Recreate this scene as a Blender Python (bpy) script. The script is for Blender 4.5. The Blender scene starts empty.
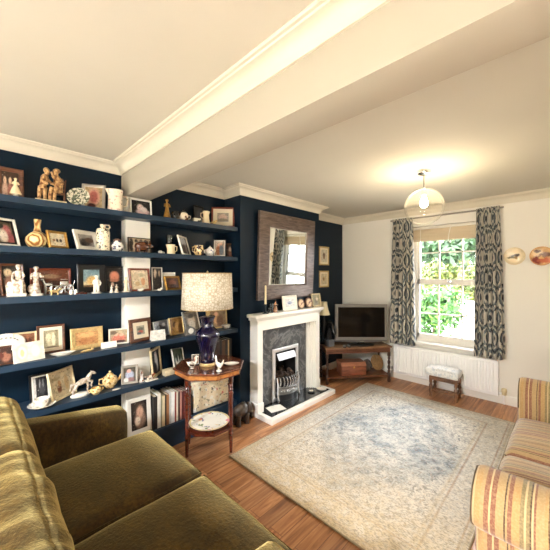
import bpy, bmesh, math, random
from mathutils import Vector, Matrix, noise as mnoise

R = math.radians
PI = math.pi
scene = bpy.context.scene
COL = scene.collection
random.seed(7)

# ------------------------------------------------------------------ camera model (level camera at eye height)
CAM = Vector((2.69, 0.0, 1.5)); YAW = R(44.5); FOC = 300.0; U0, V0 = 275.0, 274.0
CA, SA = math.cos(YAW), math.sin(YAW)


def at(u, v, x=None, y=None, z=None):
    """measured point of the photograph -> world point on the plane x=, y= or z="""
    t = (u - U0) / FOC
    s = (V0 - v) / FOC
    d = Vector((-SA + t * CA, CA + t * SA, s))
    if x is not None:
        k = (x - CAM.x) / d.x
    elif y is not None:
        k = (y - CAM.y) / d.y
    else:
        k = (z - CAM.z) / d.z
    return CAM + d * k


# ------------------------------------------------------------------ materials
def lin(c):
    out = []
    for v in c[:3]:
        v = v / 255.0
        out.append(v / 12.92 if v <= 0.04045 else ((v + 0.055) / 1.055) ** 2.4)
    return (out[0], out[1], out[2], 1.0)


class NT:
    def __init__(self, name):
        self.m = bpy.data.materials.new(name)
        self.m.use_nodes = True
        self.t = self.m.node_tree
        self.n = self.t.nodes
        self.b = self.n.get('Principled BSDF')
        self.out = self.n.get('Material Output')

    def new(self, kind, **kw):
        nd = self.n.new(kind)
        for k, v in kw.items():
            setattr(nd, k, v)
        return nd

    def link(self, a, b):
        self.t.links.new(a, b)

    def val(self, sock, v):
        if hasattr(v, 'is_output'):
            self.link(v, sock)
        else:
            sock.default_value = v

    def math(self, op, a, b=0.0, c=0.0, clamp=False):
        nd = self.new('ShaderNodeMath', operation=op, use_clamp=clamp)
        self.val(nd.inputs[0], a)
        self.val(nd.inputs[1], b)
        self.val(nd.inputs[2], c)
        return nd.outputs[0]

    def vmath(self, op, a, b=(0, 0, 0)):
        nd = self.new('ShaderNodeVectorMath', operation=op)
        self.val(nd.inputs[0], a)
        self.val(nd.inputs[1], b)
        return nd

    def mix(self, f, a, b, blend='MIX'):
        nd = self.new('ShaderNodeMix', data_type='RGBA', blend_type=blend)
        self.val(nd.inputs[0], f)
        self.val(nd.inputs[6], a)
        self.val(nd.inputs[7], b)
        return nd.outputs[2]

    def noise(self, vec, scale, detail=3.0, rough=0.5, dist=0.0):
        nd = self.new('ShaderNodeTexNoise')
        if vec is not None:
            self.link(vec, nd.inputs['Vector'])
        nd.inputs['Scale'].default_value = scale
        nd.inputs['Detail'].default_value = detail
        nd.inputs['Roughness'].default_value = rough
        nd.inputs['Distortion'].default_value = dist
        return nd.outputs['Fac']

    def ramp(self, f, stops, interp='LINEAR'):
        nd = self.new('ShaderNodeValToRGB')
        nd.color_ramp.interpolation = interp
        el = nd.color_ramp.elements
        while len(el) > 1:
            el.remove(el[-1])
        el[0].position = stops[0][0]
        el[0].color = stops[0][1]
        for p, c in stops[1:]:
            e = el.new(p)
            e.color = c
        self.val(nd.inputs[0], f)
        return nd.outputs[0]

    def maprange(self, v, a, b, c=0.0, d=1.0, smooth=False):
        nd = self.new('ShaderNodeMapRange')
        if smooth:
            nd.interpolation_type = 'SMOOTHSTEP'
        self.val(nd.inputs[0], v)
        nd.inputs[1].default_value = a
        nd.inputs[2].default_value = b
        nd.inputs[3].default_value = c
        nd.inputs[4].default_value = d
        return nd.outputs[0]

    def coords(self, which='Object', scale=None, rot=None):
        tc = self.new('ShaderNodeTexCoord')
        o = tc.outputs[which]
        if scale or rot:
            mp = self.new('ShaderNodeMapping')
            self.link(o, mp.inputs[0])
            if scale:
                mp.inputs['Scale'].default_value = scale
            if rot:
                mp.inputs['Rotation'].default_value = rot
            o = mp.outputs[0]
        return o

    def sep(self, v):
        nd = self.new('ShaderNodeSeparateXYZ')
        self.link(v, nd.inputs[0])
        return nd.outputs

    def bump(self, h, strength=0.3, dist=0.01):
        nd = self.new('ShaderNodeBump')
        nd.inputs['Strength'].default_value = strength
        nd.inputs['Distance'].default_value = dist
        self.link(h, nd.inputs['Height'])
        self.link(nd.outputs[0], self.b.inputs['Normal'])


MATS = {}


def pm(name, rgb, rough=0.5, metal=0.0, var=0.0, vscale=12.0, bump=0.0, bscale=60.0, rgb2=None, coat=0.0, sheen=0.0, spec=None):
    """plain procedural material with an optional noise variation and bump"""
    if name in MATS:
        return MATS[name]
    k = NT(name)
    b = k.b
    b.inputs['Roughness'].default_value = rough
    b.inputs['Metallic'].default_value = metal
    b.inputs['Coat Weight'].default_value = coat
    if spec is not None:
        b.inputs['Specular IOR Level'].default_value = spec
    if sheen:
        b.inputs['Sheen Weight'].default_value = sheen
    c = lin(rgb)
    if var or rgb2:
        c2 = lin(rgb2) if rgb2 else tuple(max(0, x * (1 - var)) for x in c[:3]) + (1,)
        f = k.noise(k.coords(), vscale, 4.0, 0.55)
        f = k.maprange(f, 0.35, 0.65)
        k.link(k.mix(f, c, c2), b.inputs['Base Color'])
    else:
        b.inputs['Base Color'].default_value = c
    if bump:
        k.bump(k.noise(k.coords(), bscale, 4.0, 0.6), bump, 0.004)
    MATS[name] = k.m
    return k.m


def picture_mat(name, bg, blobs, grain=0.06, rough=0.35, grain_scale=9.0):
    """a print: background colour and soft elliptical patches (cx, cy, rx, ry, rgb) over the picture's own uv"""
    k = NT(name)
    uv = k.coords('UV')
    col = k.mix(k.maprange(k.noise(uv, 4.0, 3.0), 0.3, 0.7), lin(bg), lin([max(0, c * 0.8) for c in bg]))
    wob = k.new('ShaderNodeTexNoise')
    k.link(uv, wob.inputs['Vector'])
    wob.inputs['Scale'].default_value = 7.0
    off = k.vmath('SUBTRACT', wob.outputs['Color'], (0.5, 0.5, 0.5))
    sc = k.new('ShaderNodeVectorMath', operation='SCALE')
    k.link(off.outputs[0], sc.inputs[0])
    sc.inputs['Scale'].default_value = grain
    p = k.vmath('ADD', uv, sc.outputs[0]).outputs[0]
    for (cx, cy, rx, ry, rgb) in blobs:
        d = k.vmath('SUBTRACT', p, (cx, cy, 0.0)).outputs[0]
        d = k.vmath('MULTIPLY', d, (1.0 / rx, 1.0 / ry, 0.0)).outputs[0]
        ln = k.vmath('LENGTH', d).outputs['Value']
        f = k.maprange(ln, 1.22, 0.74)
        col = k.mix(f, col, lin(rgb))
    if grain == 0.06 and len(blobs) > 1:      # small dark detail of a photograph, below the size of the patches
        dn = k.noise(k.vmath('ADD', uv, (len(name) * 0.37, len(blobs) * 0.61, 0.0)).outputs[0], 9.0, 5.0, 0.7)
        col = k.mix(k.maprange(dn, 0.53, 0.64, 0.0, 0.62), col, lin([c * 0.22 for c in bg]))
        col = k.mix(k.maprange(dn, 0.40, 0.33, 0.0, 0.5), col, lin((240, 228, 208)))
    k.link(col, k.b.inputs['Base Color'])
    k.b.inputs['Roughness'].default_value = rough
    return k.m


def wood_mat(name, rgb, rgb2, scale=(1, 12, 12), rough=0.4, coat=0.15, nscale=3.0):
    if name in MATS:
        return MATS[name]
    k = NT(name)
    v = k.coords('Object', scale=scale)
    n1 = k.noise(v, nscale, 5.0, 0.6, 0.6)
    c = k.ramp(n1, [(0.3, lin(rgb2)), (0.5, lin(rgb)), (0.7, lin([min(255, x * 1.12) for x in rgb]))])
    k.link(c, k.b.inputs['Base Color'])
    k.b.inputs['Roughness'].default_value = rough
    k.b.inputs['Coat Weight'].default_value = coat
    k.b.inputs['Coat Roughness'].default_value = 0.2
    MATS[name] = k.m
    return k.m


# ------------------------------------------------------------------ mesh builder
class MB:
    def __init__(self):
        self.bm = bmesh.new()
        self.mi = 0
        self.uv = None

    def face(self, vs, mi=None):
        try:
            f = self.bm.faces.new(vs)
        except ValueError:
            return None
        f.material_index = self.mi if mi is None else mi
        return f

    def merge(self, b2, M=None):
        mp = {}
        for v in b2.verts:
            mp[v] = self.bm.verts.new(M @ v.co if M else v.co)
        for f in b2.faces:
            self.face([mp[v] for v in f.verts])
        b2.free()
        return self

    def box(self, c, s, rot=None, bev=0.0, seg=2):
        b2 = bmesh.new()
        bmesh.ops.create_cube(b2, size=1.0, matrix=Matrix.Diagonal((s[0], s[1], s[2], 1)))
        if bev:
            bmesh.ops.bevel(b2, geom=b2.edges[:], offset=min(bev, min(s) * 0.49), segments=seg, profile=0.5, affect='EDGES')
        M = Matrix.Translation(c)
        if rot is not None:
            M = M @ (rot if isinstance(rot, Matrix) else Matrix.Rotation(rot, 4, 'Z'))
        return self.merge(b2, M)

    def lo(self, a, b, bev=0.0, seg=2):
        """box from corner to corner"""
        return self.box([(a[i] + b[i]) / 2 for i in range(3)], [abs(b[i] - a[i]) for i in range(3)], bev=bev, seg=seg)

    def lathe(self, prof, n=20, c=(0, 0, 0), rot=None, sx=1.0, sy=1.0):
        M = Matrix.Translation(c)
        if rot is not None:
            M = M @ rot
        rings = []
        for r, z in prof:
            if r <= 1e-6:
                rings.append([self.bm.verts.new(M @ Vector((0, 0, z)))])
            else:
                rings.append([self.bm.verts.new(M @ Vector((r * sx * math.cos(2 * PI * i / n), r * sy * math.sin(2 * PI * i / n), z))) for i in range(n)])
        for a, b in zip(rings, rings[1:]):
            for i in range(n):
                j = (i + 1) % n
                if len(a) == 1 and len(b) == 1:
                    continue
                if len(a) == 1:
                    self.face([a[0], b[i], b[j]])
                elif len(b) == 1:
                    self.face([a[i], a[j], b[0]])
                else:
                    self.face([a[i], a[j], b[j], b[i]])
        for rg in (rings[0], rings[-1]):
            if len(rg) > 1 and rings[0] is not rings[-1] and prof[0] != prof[-1]:
                self.face(rg)
        return self

    def ell(self, c, r, n=12, m=8, rot=None):
        prof = [(math.sin(PI * i / m), -math.cos(PI * i / m)) for i in range(m + 1)]
        prof[0] = (0, -1.0)
        prof[-1] = (0, 1.0)
        M = Matrix.Translation(c)
        if rot is not None:
            M = M @ rot
        M = M @ Matrix.Diagonal((r[0], r[1], r[2], 1))
        b2 = MB()
        b2.lathe(prof, n)
        return self.merge(b2.bm, M)

    def tube(self, pts, rad, n=8, closed=False, flat=1.0):
        pts = [Vector(p) for p in pts]
        if not hasattr(rad, '__len__'):
            rad = [rad] * len(pts)
        rings = []
        up = Vector((0, 0, 1))
        prev = None
        for i, p in enumerate(pts):
            if closed:
                t = (pts[(i + 1) % len(pts)] - pts[i - 1]).normalized()
            else:
                t = (pts[min(i + 1, len(pts) - 1)] - pts[max(i - 1, 0)]).normalized()
            if prev is None:
                a = up if abs(t.z) < 0.9 else Vector((1, 0, 0))
                nx = t.cross(a).normalized()
            else:
                nx = (prev - t * prev.dot(t)).normalized()
            prev = nx
            ny = t.cross(nx)
            rings.append([self.bm.verts.new(p + nx * (rad[i] * math.cos(2 * PI * k / n)) + ny * (rad[i] * flat * math.sin(2 * PI * k / n))) for k in range(n)])
        prs = list(zip(rings, rings[1:]))
        if closed:
            prs.append((rings[-1], rings[0]))
        for a, b in prs:
            for k in range(n):
                j = (k + 1) % n
                self.face([a[k], a[j], b[j], b[k]])
        if not closed:
            self.face(rings[0])
            self.face(rings[-1])
        return self

    def prism(self, poly, a, b, axis='Z', M=None):
        """polygon extruded from a to b along axis; poly holds the two other coordinates"""
        def P(p, h):
            v = {'Z': (p[0], p[1], h), 'Y': (p[0], h, p[1]), 'X': (h, p[0], p[1])}[axis]
            return M @ Vector(v) if M else Vector(v)
        lo = [self.bm.verts.new(P(p, a)) for p in poly]
        hi = [self.bm.verts.new(P(p, b)) for p in poly]
        self.face(lo)
        self.face(hi)
        n = len(poly)
        for i in range(n):
            j = (i + 1) % n
            self.face([lo[i], lo[j], hi[j], hi[i]])
        return self

    def ring(self, w, h, prof, M=None):
        """profile (inset, depth) swept with mitred corners round a w x h rectangle standing on z=0, front towards -Y"""
        loops = []
        for ins, d in prof:
            x, z0, z1 = w / 2 - ins, ins, h - ins
            loops.append([self.bm.verts.new((M @ Vector(p)) if M else Vector(p)) for p in ((-x, -d, z0), (x, -d, z0), (x, -d, z1), (-x, -d, z1))])
        for a, b in zip(loops, loops[1:] + loops[:1]):
            for i in range(4):
                j = (i + 1) % 4
                self.face([a[i], a[j], b[j], b[i]])
        return self

    def uvplane(self, w, h, y, z0, M=None):
        """upright picture plane with a 0-1 uv"""
        if self.uv is None:
            self.uv = self.bm.loops.layers.uv.new('UVMap')
        ps = ((-w / 2, y, z0), (w / 2, y, z0), (w / 2, y, z0 + h), (-w / 2, y, z0 + h))
        f = self.face([self.bm.verts.new((M @ Vector(p)) if M else Vector(p)) for p in ps])
        for l, q in zip(f.loops, ((0, 0), (1, 0), (1, 1), (0, 1))):
            l[self.uv].uv = q
        return self

    def xform(self, M):
        self.bm.transform(M)
        return self

    def build(self, name, mats, parent=None, smooth=True, ang=38, recalc=True):
        if recalc:
            bmesh.ops.recalc_face_normals(self.bm, faces=self.bm.faces[:])
        me = bpy.data.meshes.new(name)
        self.bm.to_mesh(me)
        self.bm.free()
        for m in (mats if isinstance(mats, (list, tuple)) else [mats]):
            me.materials.append(m)
        if smooth:
            me.polygons.foreach_set('use_smooth', [True] * len(me.polygons))
            me.set_sharp_from_angle(angle=R(ang))
        o = bpy.data.objects.new(name, me)
        COL.objects.link(o)
        if parent is not None:
            o.parent = parent
        return o


def thing(name, label, cat, loc=(0, 0, 0), rz=0.0, group=None):
    o = bpy.data.objects.new(name, None)
    o.empty_display_size = 0.05
    COL.objects.link(o)
    o.location = loc
    o.rotation_euler = (0, 0, rz)
    o['label'] = label
    o['category'] = cat
    if group:
        o['group'] = group
    return o


def tag(o, label, cat, loc=None, rz=None, group=None):
    o['label'] = label
    o['category'] = cat
    if group:
        o['group'] = group
    if loc is not None:
        o.location = loc
    if rz is not None:
        o.rotation_euler = (0, 0, rz)
    return o


def struct(o):
    o['kind'] = 'structure'
    return o


def copy_tree(o, parent=None):
    c = o.copy()
    COL.objects.link(c)
    if parent is not None:
        c.parent = parent
    for ch in list(o.children):
        copy_tree(ch, c)
    return c


RX = lambda a: Matrix.Rotation(a, 4, 'X')
RY = lambda a: Matrix.Rotation(a, 4, 'Y')
RZ = lambda a: Matrix.Rotation(a, 4, 'Z')
T = lambda x, y, z: Matrix.Translation((x, y, z))

# ------------------------------------------------------------------ common materials
WHITE = pm('white_gloss_paint', (238, 234, 226), 0.35)
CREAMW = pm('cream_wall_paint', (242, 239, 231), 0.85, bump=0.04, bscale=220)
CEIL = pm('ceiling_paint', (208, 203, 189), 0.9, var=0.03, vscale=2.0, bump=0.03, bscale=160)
BEAMP = pm('darkened_beam_cream', (182, 175, 159), 0.85)  # same cream as the room, darkened to offset strong light on the beam
CORN = pm('cornice_paint', (222, 214, 196), 0.6)
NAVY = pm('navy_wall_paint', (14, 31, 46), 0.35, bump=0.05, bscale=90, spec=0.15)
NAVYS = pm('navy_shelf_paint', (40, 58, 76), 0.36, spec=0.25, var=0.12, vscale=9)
CHROME = pm('polished_chrome', (225, 225, 228), 0.12, 1.0)
SILVER = pm('silver_plate', (200, 200, 200), 0.25, 1.0)
BLACK = pm('black_plastic', (14, 14, 15), 0.3)
GOLD = pm('gilt', (196, 150, 78), 0.38, 0.75, var=0.35, vscale=60)
GOLDP = pm('pale_gilt', (214, 184, 126), 0.45, 0.35, var=0.3, vscale=70)
DKWOOD = wood_mat('dark_mahogany', (92, 40, 26), (52, 20, 14), (3, 3, 14), 0.25, 0.5)
BRWOOD = wood_mat('brown_frame_wood', (104, 62, 38), (62, 34, 20), (3, 14, 14), 0.4)
OAK = wood_mat('oak_wood', (132, 96, 66), (88, 60, 40), (3, 14, 14), 0.4, 0.2)
PORC = pm('white_porcelain', (240, 234, 222), 0.18, coat=0.4)
PORCW = pm('cream_porcelain', (232, 214, 178), 0.25, coat=0.3)
PAPER = pm('white_card', (244, 240, 230), 0.7)
BLKF = pm('black_frame_lacquer', (18, 17, 17), 0.35)
MATB = pm('cream_mount_board', (236, 224, 198), 0.8)
GREYF = pm('grey_silver_frame', (176, 170, 160), 0.4, 0.4)
DARK = pm('soot_black', (12, 11, 11), 0.8)


def glass_mat(name, tint=(255, 255, 255), refl=0.12, rough=0.02):
    k = NT(name)
    k.n.remove(k.b)
    tr = k.new('ShaderNodeBsdfTransparent')
    tr.inputs[0].default_value = lin(tint)
    gl = k.new('ShaderNodeBsdfGlossy')
    gl.inputs['Roughness'].default_value = rough
    fr = k.new('ShaderNodeFresnel')
    fr.inputs[0].default_value = 1.45
    mx = k.new('ShaderNodeMixShader')
    f = k.math('MULTIPLY', fr.outputs[0], refl / 0.06, clamp=True)
    k.link(f, mx.inputs[0])
    k.link(tr.outputs[0], mx.inputs[1])
    k.link(gl.outputs[0], mx.inputs[2])
    k.link(mx.outputs[0], k.out.inputs[0])
    return k.m


PANE = glass_mat('window_glass', refl=0.05)
CLEAR = glass_mat('clear_glass', (238, 240, 240), 0.14)

# ================================================================== ROOM SHELL
XR, YW, YB, H = 3.55, 4.33, -3.6, 2.40       # right wall, window wall, rear wall, ceiling
PX0, PX1 = 0.893, 1.095                       # pier and beam, near and far face
BR0, BR1, BRX = 1.95, 3.305, 0.274             # chimney breast


def floor_mat():
    k = NT('laminate_floor')
    v = k.coords('Object', rot=(0, 0, R(90)))
    br = k.new('ShaderNodeTexBrick')
    k.link(v, br.inputs['Vector'])
    br.inputs['Color1'].default_value = (0, 0, 0, 1)
    br.inputs['Color2'].default_value = (1, 1, 1, 1)
    br.inputs['Mortar'].default_value = (0.5, 0.5, 0.5, 1)
    br.inputs['Scale'].default_value = 1.0
    br.inputs['Mortar Size'].default_value = 0.0012
    br.inputs['Brick Width'].default_value = 1.25
    br.inputs['Row Height'].default_value = 0.095
    br.inputs['Bias'].default_value = 0.0
    g = k.coords('Object', scale=(14, 1.1, 1))
    off = k.new('ShaderNodeVectorMath', operation='SCALE')
    k.link(br.outputs['Color'], off.inputs[0])
    off.inputs['Scale'].default_value = 9.0
    g = k.vmath('ADD', g, off.outputs[0]).outputs[0]
    n1 = k.noise(g, 1.6, 6.0, 0.62, 1.2)
    grain = k.ramp(n1, [(0.28, lin((104, 62, 36))), (0.44, lin((172, 116, 74))), (0.57, lin((204, 148, 100))), (0.75, lin((232, 182, 132)))])
    tint = k.mix(k.maprange(br.outputs['Color'], 0.0, 1.0, 0.0, 0.55), grain, lin((120, 82, 58)), 'MIX')
    c = k.mix(br.outputs['Fac'], tint, lin((70, 40, 26)))
    k.link(c, k.b.inputs['Base Color'])
    k.b.inputs['Roughness'].default_value = 0.3
    k.bump(k.math('SUBTRACT', 1.0, br.outputs['Fac']), 0.25, 0.002)
    return k.m


m = MB(); m.lo((-0.3, YB - 0.3, -0.1), (XR + 0.3, YW + 0.3, 0.0)); struct(m.build('floor', floor_mat(), smooth=False))
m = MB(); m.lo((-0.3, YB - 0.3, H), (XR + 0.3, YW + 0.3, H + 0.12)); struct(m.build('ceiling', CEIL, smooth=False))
m = MB(); m.lo((-0.2, YB - 0.3, 0), (0, YW + 0.3, H)); struct(m.build('wall_left', NAVY, smooth=False))
m = MB(); m.lo((XR, YB - 0.3, 0), (XR + 0.2, YW + 0.3, H)); struct(m.build('wall_right', CREAMW, smooth=False))

# window wall with its opening
WX0, WX1, WZ0, WZ1 = 1.10, 2.03, 0.575, 2.15
m = MB()
m.lo((0, YW, 0), (WX0, YW + 0.28, H)); m.lo((WX1, YW, 0), (XR, YW + 0.28, H))
m.lo((WX0, YW, 0), (WX1, YW + 0.28, WZ0)); m.lo((WX0, YW, WZ1), (WX1, YW + 0.28, H))
struct(m.build('wall_window', CREAMW, smooth=False))
# rear wall of the through room, behind the camera
m = MB(); m.lo((0, YB - 0.25, 0), (XR, YB, H))
struct(m.build('wall_rear', CREAMW, smooth=False))

# chimney breast with the fire opening left hollow
m = MB()
FY0, FY1, FZ0, FZ1 = 2.43, 2.785, 0.05, 0.60
m.lo((0, BR0, 0), (BRX, FY0, H)); m.lo((0, FY1, 0), (BRX, BR1, H))
m.lo((0, FY0, FZ1), (BRX, FY1, H)); m.lo((0, FY0, 0), (BRX, FY1, FZ0)); m.lo((0, FY0, FZ0), (0.05, FY1, FZ1))
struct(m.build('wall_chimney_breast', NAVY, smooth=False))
# pier and beam of the old dividing wall
m = MB(); m.lo((0, PX0, 0), (0.10, PX1, 2.137), bev=0.003); struct(m.build('wall_pier', CREAMW))
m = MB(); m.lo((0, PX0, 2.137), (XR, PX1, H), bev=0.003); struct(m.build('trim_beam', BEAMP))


def sweep(path, prof, closed=False):
    """profile (out, z) swept along a floor-plan path; 'out' goes to the path's right-hand side"""
    m = MB()
    n = len(path)
    loops = []
    for i in range(n):
        p = Vector(path[i])
        d0 = (p - Vector(path[i - 1])).normalized() if (i > 0 or closed) else None
        d1 = (Vector(path[(i + 1) % n]) - p).normalized() if (i < n - 1 or closed) else None
        n0 = Vector((d0.y, -d0.x)) if d0 else None
        n1 = Vector((d1.y, -d1.x)) if d1 else None
        if n0 and n1:
            k = (n0 + n1)
            k = k / max(0.2, 1 + n0.dot(n1))
        else:
            k = n0 or n1
        loops.append([m.bm.verts.new((p.x + k.x * o, p.y + k.y * o, z)) for o, z in prof])
    q = len(prof)
    prs = list(zip(loops, loops[1:])) + ([(loops[-1], loops[0])] if closed else [])
    for a, b in prs:
        for i in range(q):
            j = (i + 1) % q
            m.face([a[i], a[j], b[j], b[i]])
    if not closed:
        m.face(loops[0]); m.face(loops[-1])
    return m


cprof = [(0, H - 0.088), (0.010, H - 0.088), (0.013, H - 0.080), (0.022, H - 0.060), (0.040, H - 0.038), (0.062, H - 0.024), (0.076, H - 0.020),
         (0.080, H - 0.013), (0.092, H - 0.012), (0.097, H - 0.006), (0.097, H + 0.002), (0, H + 0.002)]
struct(sweep([(0, PX1), (0, BR0), (BRX, BR0), (BRX, BR1), (0, BR1), (0, YW), (XR, YW), (XR, PX1)], cprof).build('trim_1', CORN, ang=25))
struct(sweep([(XR, PX0), (XR, YB), (0, YB), (0, PX0)][::-1][:1] + [], cprof).build('trim_2', CORN) if False else
       sweep([(0, YB), (0, PX0), (XR, PX0), (XR, YB)], [(o, H - (H - z) * 0.84 if z < H else z) for o, z in cprof]).build('trim_2', CORN, ang=25))
sk = [(0, 0), (0.018, 0), (0.018, 0.085), (0.012, 0.10), (0, 0.10)]
struct(sweep([(0, BR1), (0, YW), (XR, YW), (XR, YB)], sk).build('baseboard_window', WHITE))

# ------------------------------------------------------------------ window
win = MB()
yf0, yf1 = YW + 0.09, YW + 0.16
win.lo((WX0, yf0, WZ0), (WX0 + 0.05, yf1, WZ1)); win.lo((WX1 - 0.05, yf0, WZ0), (WX1, yf1, WZ1))
win.lo((WX0, yf0, WZ0), (WX1, yf1, WZ0 + 0.05)); win.lo((WX0, yf0, WZ1 - 0.04), (WX1, yf1, WZ1))
win = struct(win.build('window_1', WHITE, smooth=False))
MRZ = 1.385
for nm, z0, z1, yy, bar in (('upper_sash', MRZ, WZ1 - 0.04, yf0 + 0.035, 1.79), ('lower_sash', WZ0 + 0.05, MRZ + 0.01, yf0 + 0.005, 0.955)):
    s = MB()
    xa, xb = WX0 + 0.05, WX1 - 0.05
    s.lo((xa, yy, z0), (xa + 0.035, yy + 0.03, z1)); s.lo((xb - 0.035, yy, z0), (xb, yy + 0.03, z1))
    s.lo((xa, yy, z0), (xb, yy + 0.03, z0 + (0.045 if nm == 'upper_sash' else 0.05))); s.lo((xa, yy, z1 - 0.04), (xb, yy + 0.03, z1))
    for k in (1, 2):
        x = xa + 0.0 + (xb - xa) * k / 3
        s.lo((x - 0.009, yy + 0.004, z0), (x + 0.009, yy + 0.026, z1))
    s.lo((xa, yy + 0.004, bar - 0.009), (xb, yy + 0.026, bar + 0.009))
    so = s.build(nm, WHITE, win, smooth=False)
    g = MB(); g.lo((xa + 0.01, yy + 0.013, z0 + 0.01), (xb - 0.01, yy + 0.017, z1 - 0.01)); g.build('pane', PANE, so, smooth=False)
m = MB(); m.box(((WX0 + WX1) / 2, yf0 - 0.005, MRZ + 0.012), (0.05, 0.03, 0.018), bev=0.005); m.build('sash_lock', CHROME, win)
m = MB(); m.lo((WX0 - 0.07, YW - 0.055, 0.545), (WX1 + 0.07, YW + 0.09, 0.578), bev=0.008); struct(m.build('trim_window_sill', WHITE))

# roller / roman blind at the window head
BLINDM = pm('beige_blind_cloth', (214, 198, 170), 0.8, bump=0.1, bscale=300)
bl = thing('window_blind', 'beige pleated blind pulled up at the head of the sash window', 'blind', ((WX0 + WX1) / 2, YW + 0.05, 1.95))
m = MB()
for k in range(4):
    m.box((0, 0.004 * k - 0.006, 0.02 + 0.042 * k), (0.90, 0.012, 0.05), rot=RX(R(8)), bev=0.004)
m.build('folded_cloth', BLINDM, bl)
m = MB(); m.box((0, 0, 0.178), (0.91, 0.045, 0.035), bev=0.006); m.build('head_rail', WHITE, bl)
m = MB(); m.tube([(0.03, -0.03, 0.17), (0.01, -0.032, 0.08), (0.0, -0.032, 0.0), (0.02, -0.032, -0.045), (0.04, -0.032, -0.03)], 0.005); m.build('pull_cord', WHITE, bl)
m = MB(); m.tube([(-0.34, -0.03, 0.17), (-0.34, -0.03, 0.0)], 0.004); m.build('tilt_wand', WHITE, bl)


# ------------------------------------------------------------------ curtains
def curtain_mat():
    k = NT('ikat_curtain_cloth')
    uv = k.coords('UV')
    st = k.new('ShaderNodeMapping'); k.link(uv, st.inputs[0]); st.inputs['Scale'].default_value = (26, 5, 1)
    nz = k.noise(st.outputs[0], 4.0, 3.0, 0.6)
    s = k.sep(uv)
    jit = k.math('MULTIPLY', k.math('SUBTRACT', nz, 0.5), 0.10)
    v = k.math('ADD', s[1], jit)
    u = s[0]
    PU, PV = 0.18, 0.46
    a = k.math('COSINE', k.math('MULTIPLY', u, 2 * PI / PU))
    b = k.math('COSINE', k.math('MULTIPLY', v, 2 * PI / PV))
    f = k.math('ADD', a, b)
    f = k.math('ABSOLUTE', k.math('MULTIPLY', f, 0.5))
    f = k.math('ADD', f, k.math('MULTIPLY', k.math('SUBTRACT', nz, 0.5), 0.10))
    dk, gr, cr = lin((50, 58, 66)), lin((112, 122, 128)), lin((214, 210, 198))
    c = k.ramp(f, [(0.0, cr), (0.15, cr), (0.19, dk), (0.30, dk), (0.33, gr), (0.44, gr), (0.46, cr), (0.57, cr), (0.61, dk), (0.70, gr), (0.80, gr), (0.84, cr), (0.92, cr), (0.95, dk)])
    k.link(c, k.b.inputs['Base Color'])
    k.b.inputs['Roughness'].default_value = 0.85
    k.b.inputs['Sheen Weight'].default_value = 0.2
    # thin cloth lets a little daylight through
    tr = k.new('ShaderNodeBsdfTranslucent'); k.link(c, tr.inputs[0])
    mx = k.new('ShaderNodeMixShader'); mx.inputs[0].default_value = 0.22
    k.link(k.b.outputs[0], mx.inputs[1]); k.link(tr.outputs[0], mx.inputs[2]); k.link(mx.outputs[0], k.out.inputs[0])
    return k.m


CURT = curtain_mat()


def curtain(label, xt0, xt1, xb0, xb1, yy, zt, zb, folds, seed):
    rnd = random.Random(seed)
    root = thing('curtain', label, 'curtain', ((xb0 + xb1) / 2, yy, zb), 0, 'ikat curtains at the window')
    ph = rnd.random() * 6
    m = MB(); m.uv = m.bm.loops.layers.uv.new('UVMap')
    NU, NV = folds * 14, 36
    g = []
    cx = (xb0 + xb1) / 2
    for j in range(NV + 1):
        q = j / NV
        row = []
        for i in range(NU + 1):
            p = i / NU
            e = q ** 0.8
            x0 = xt0 + (xb0 - xt0) * e; x1 = xt1 + (xb1 - xt1) * e
            a = 2 * PI * folds * p + ph
            amp = 0.018 + 0.022 * min(1, q * 3) + 0.006 * math.sin(5 * p + ph)
            x = x0 + (x1 - x0) * p + 0.008 * math.sin(2 * a + q * 2)
            y = amp * math.sin(a + 0.5 * math.sin(3 * q + p * 4)) - 0.01 * q
            if q < 0.05:
                y += 0.012 * math.sin(a * 3) * (1 - q / 0.05)
            z = (zt - zb) * (1 - q) + (0.006 * math.sin(a * 1.0) if q in (0.0, 1.0) else 0)
            row.append((m.bm.verts.new((x - cx, y, z)), (p * folds * 0.105, (1 - q) * (zt - zb))))
        g.append(row)
    for j in range(NV):
        for i in range(NU):
            c = [g[j][i], g[j][i + 1], g[j + 1][i + 1], g[j + 1][i]]
            f = m.face([a[0] for a in c])
            for l, a in zip(f.loops, c):
                l[m.uv].uv = a[1]
    o = m.build('cloth', CURT, root, ang=80)
    sm = o.modifiers.new('thickness', 'SOLIDIFY'); sm.thickness = 0.003
    # gathered heading tape
    h = MB()
    xm0, xm1 = xt0 - cx, xt1 - cx
    for i in range(folds * 2):
        x = xm0 + (xm1 - xm0) * (i + 0.5) / (folds * 2)
        h.tube([(x, 0.045, zt - zb - 0.05), (x, 0.045, zt - zb - 0.022)], 0.003, 6)
    h.build('curtain_hooks', WHITE, root)
    return root


curtain('black grey and cream ikat curtain hanging on the side nearer the television', 0.885, 1.155, 0.855, 1.205, YW - 0.105, 2.27, 0.535, 6, 3)
curtain('black grey and cream ikat curtain hanging on the side nearer the wall plates', 1.90, 2.12, 1.875, 2.165, YW - 0.105, 2.275, 0.535, 6, 9)
rail = MB(); rail.tube([(0.83, YW - 0.035, 2.268), (2.15, YW - 0.035, 2.268)], 0.011, 10)
for x in (0.9, 1.5, 2.1):
    rail.lo((x - 0.01, YW - 0.035, 2.262), (x + 0.01, YW, 2.274))
tag(rail.build('curtain_rail', pm('grey_rail', (150, 146, 138), 0.4)), 'thin grey curtain rail fixed above the sash window', 'curtain rail')

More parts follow.
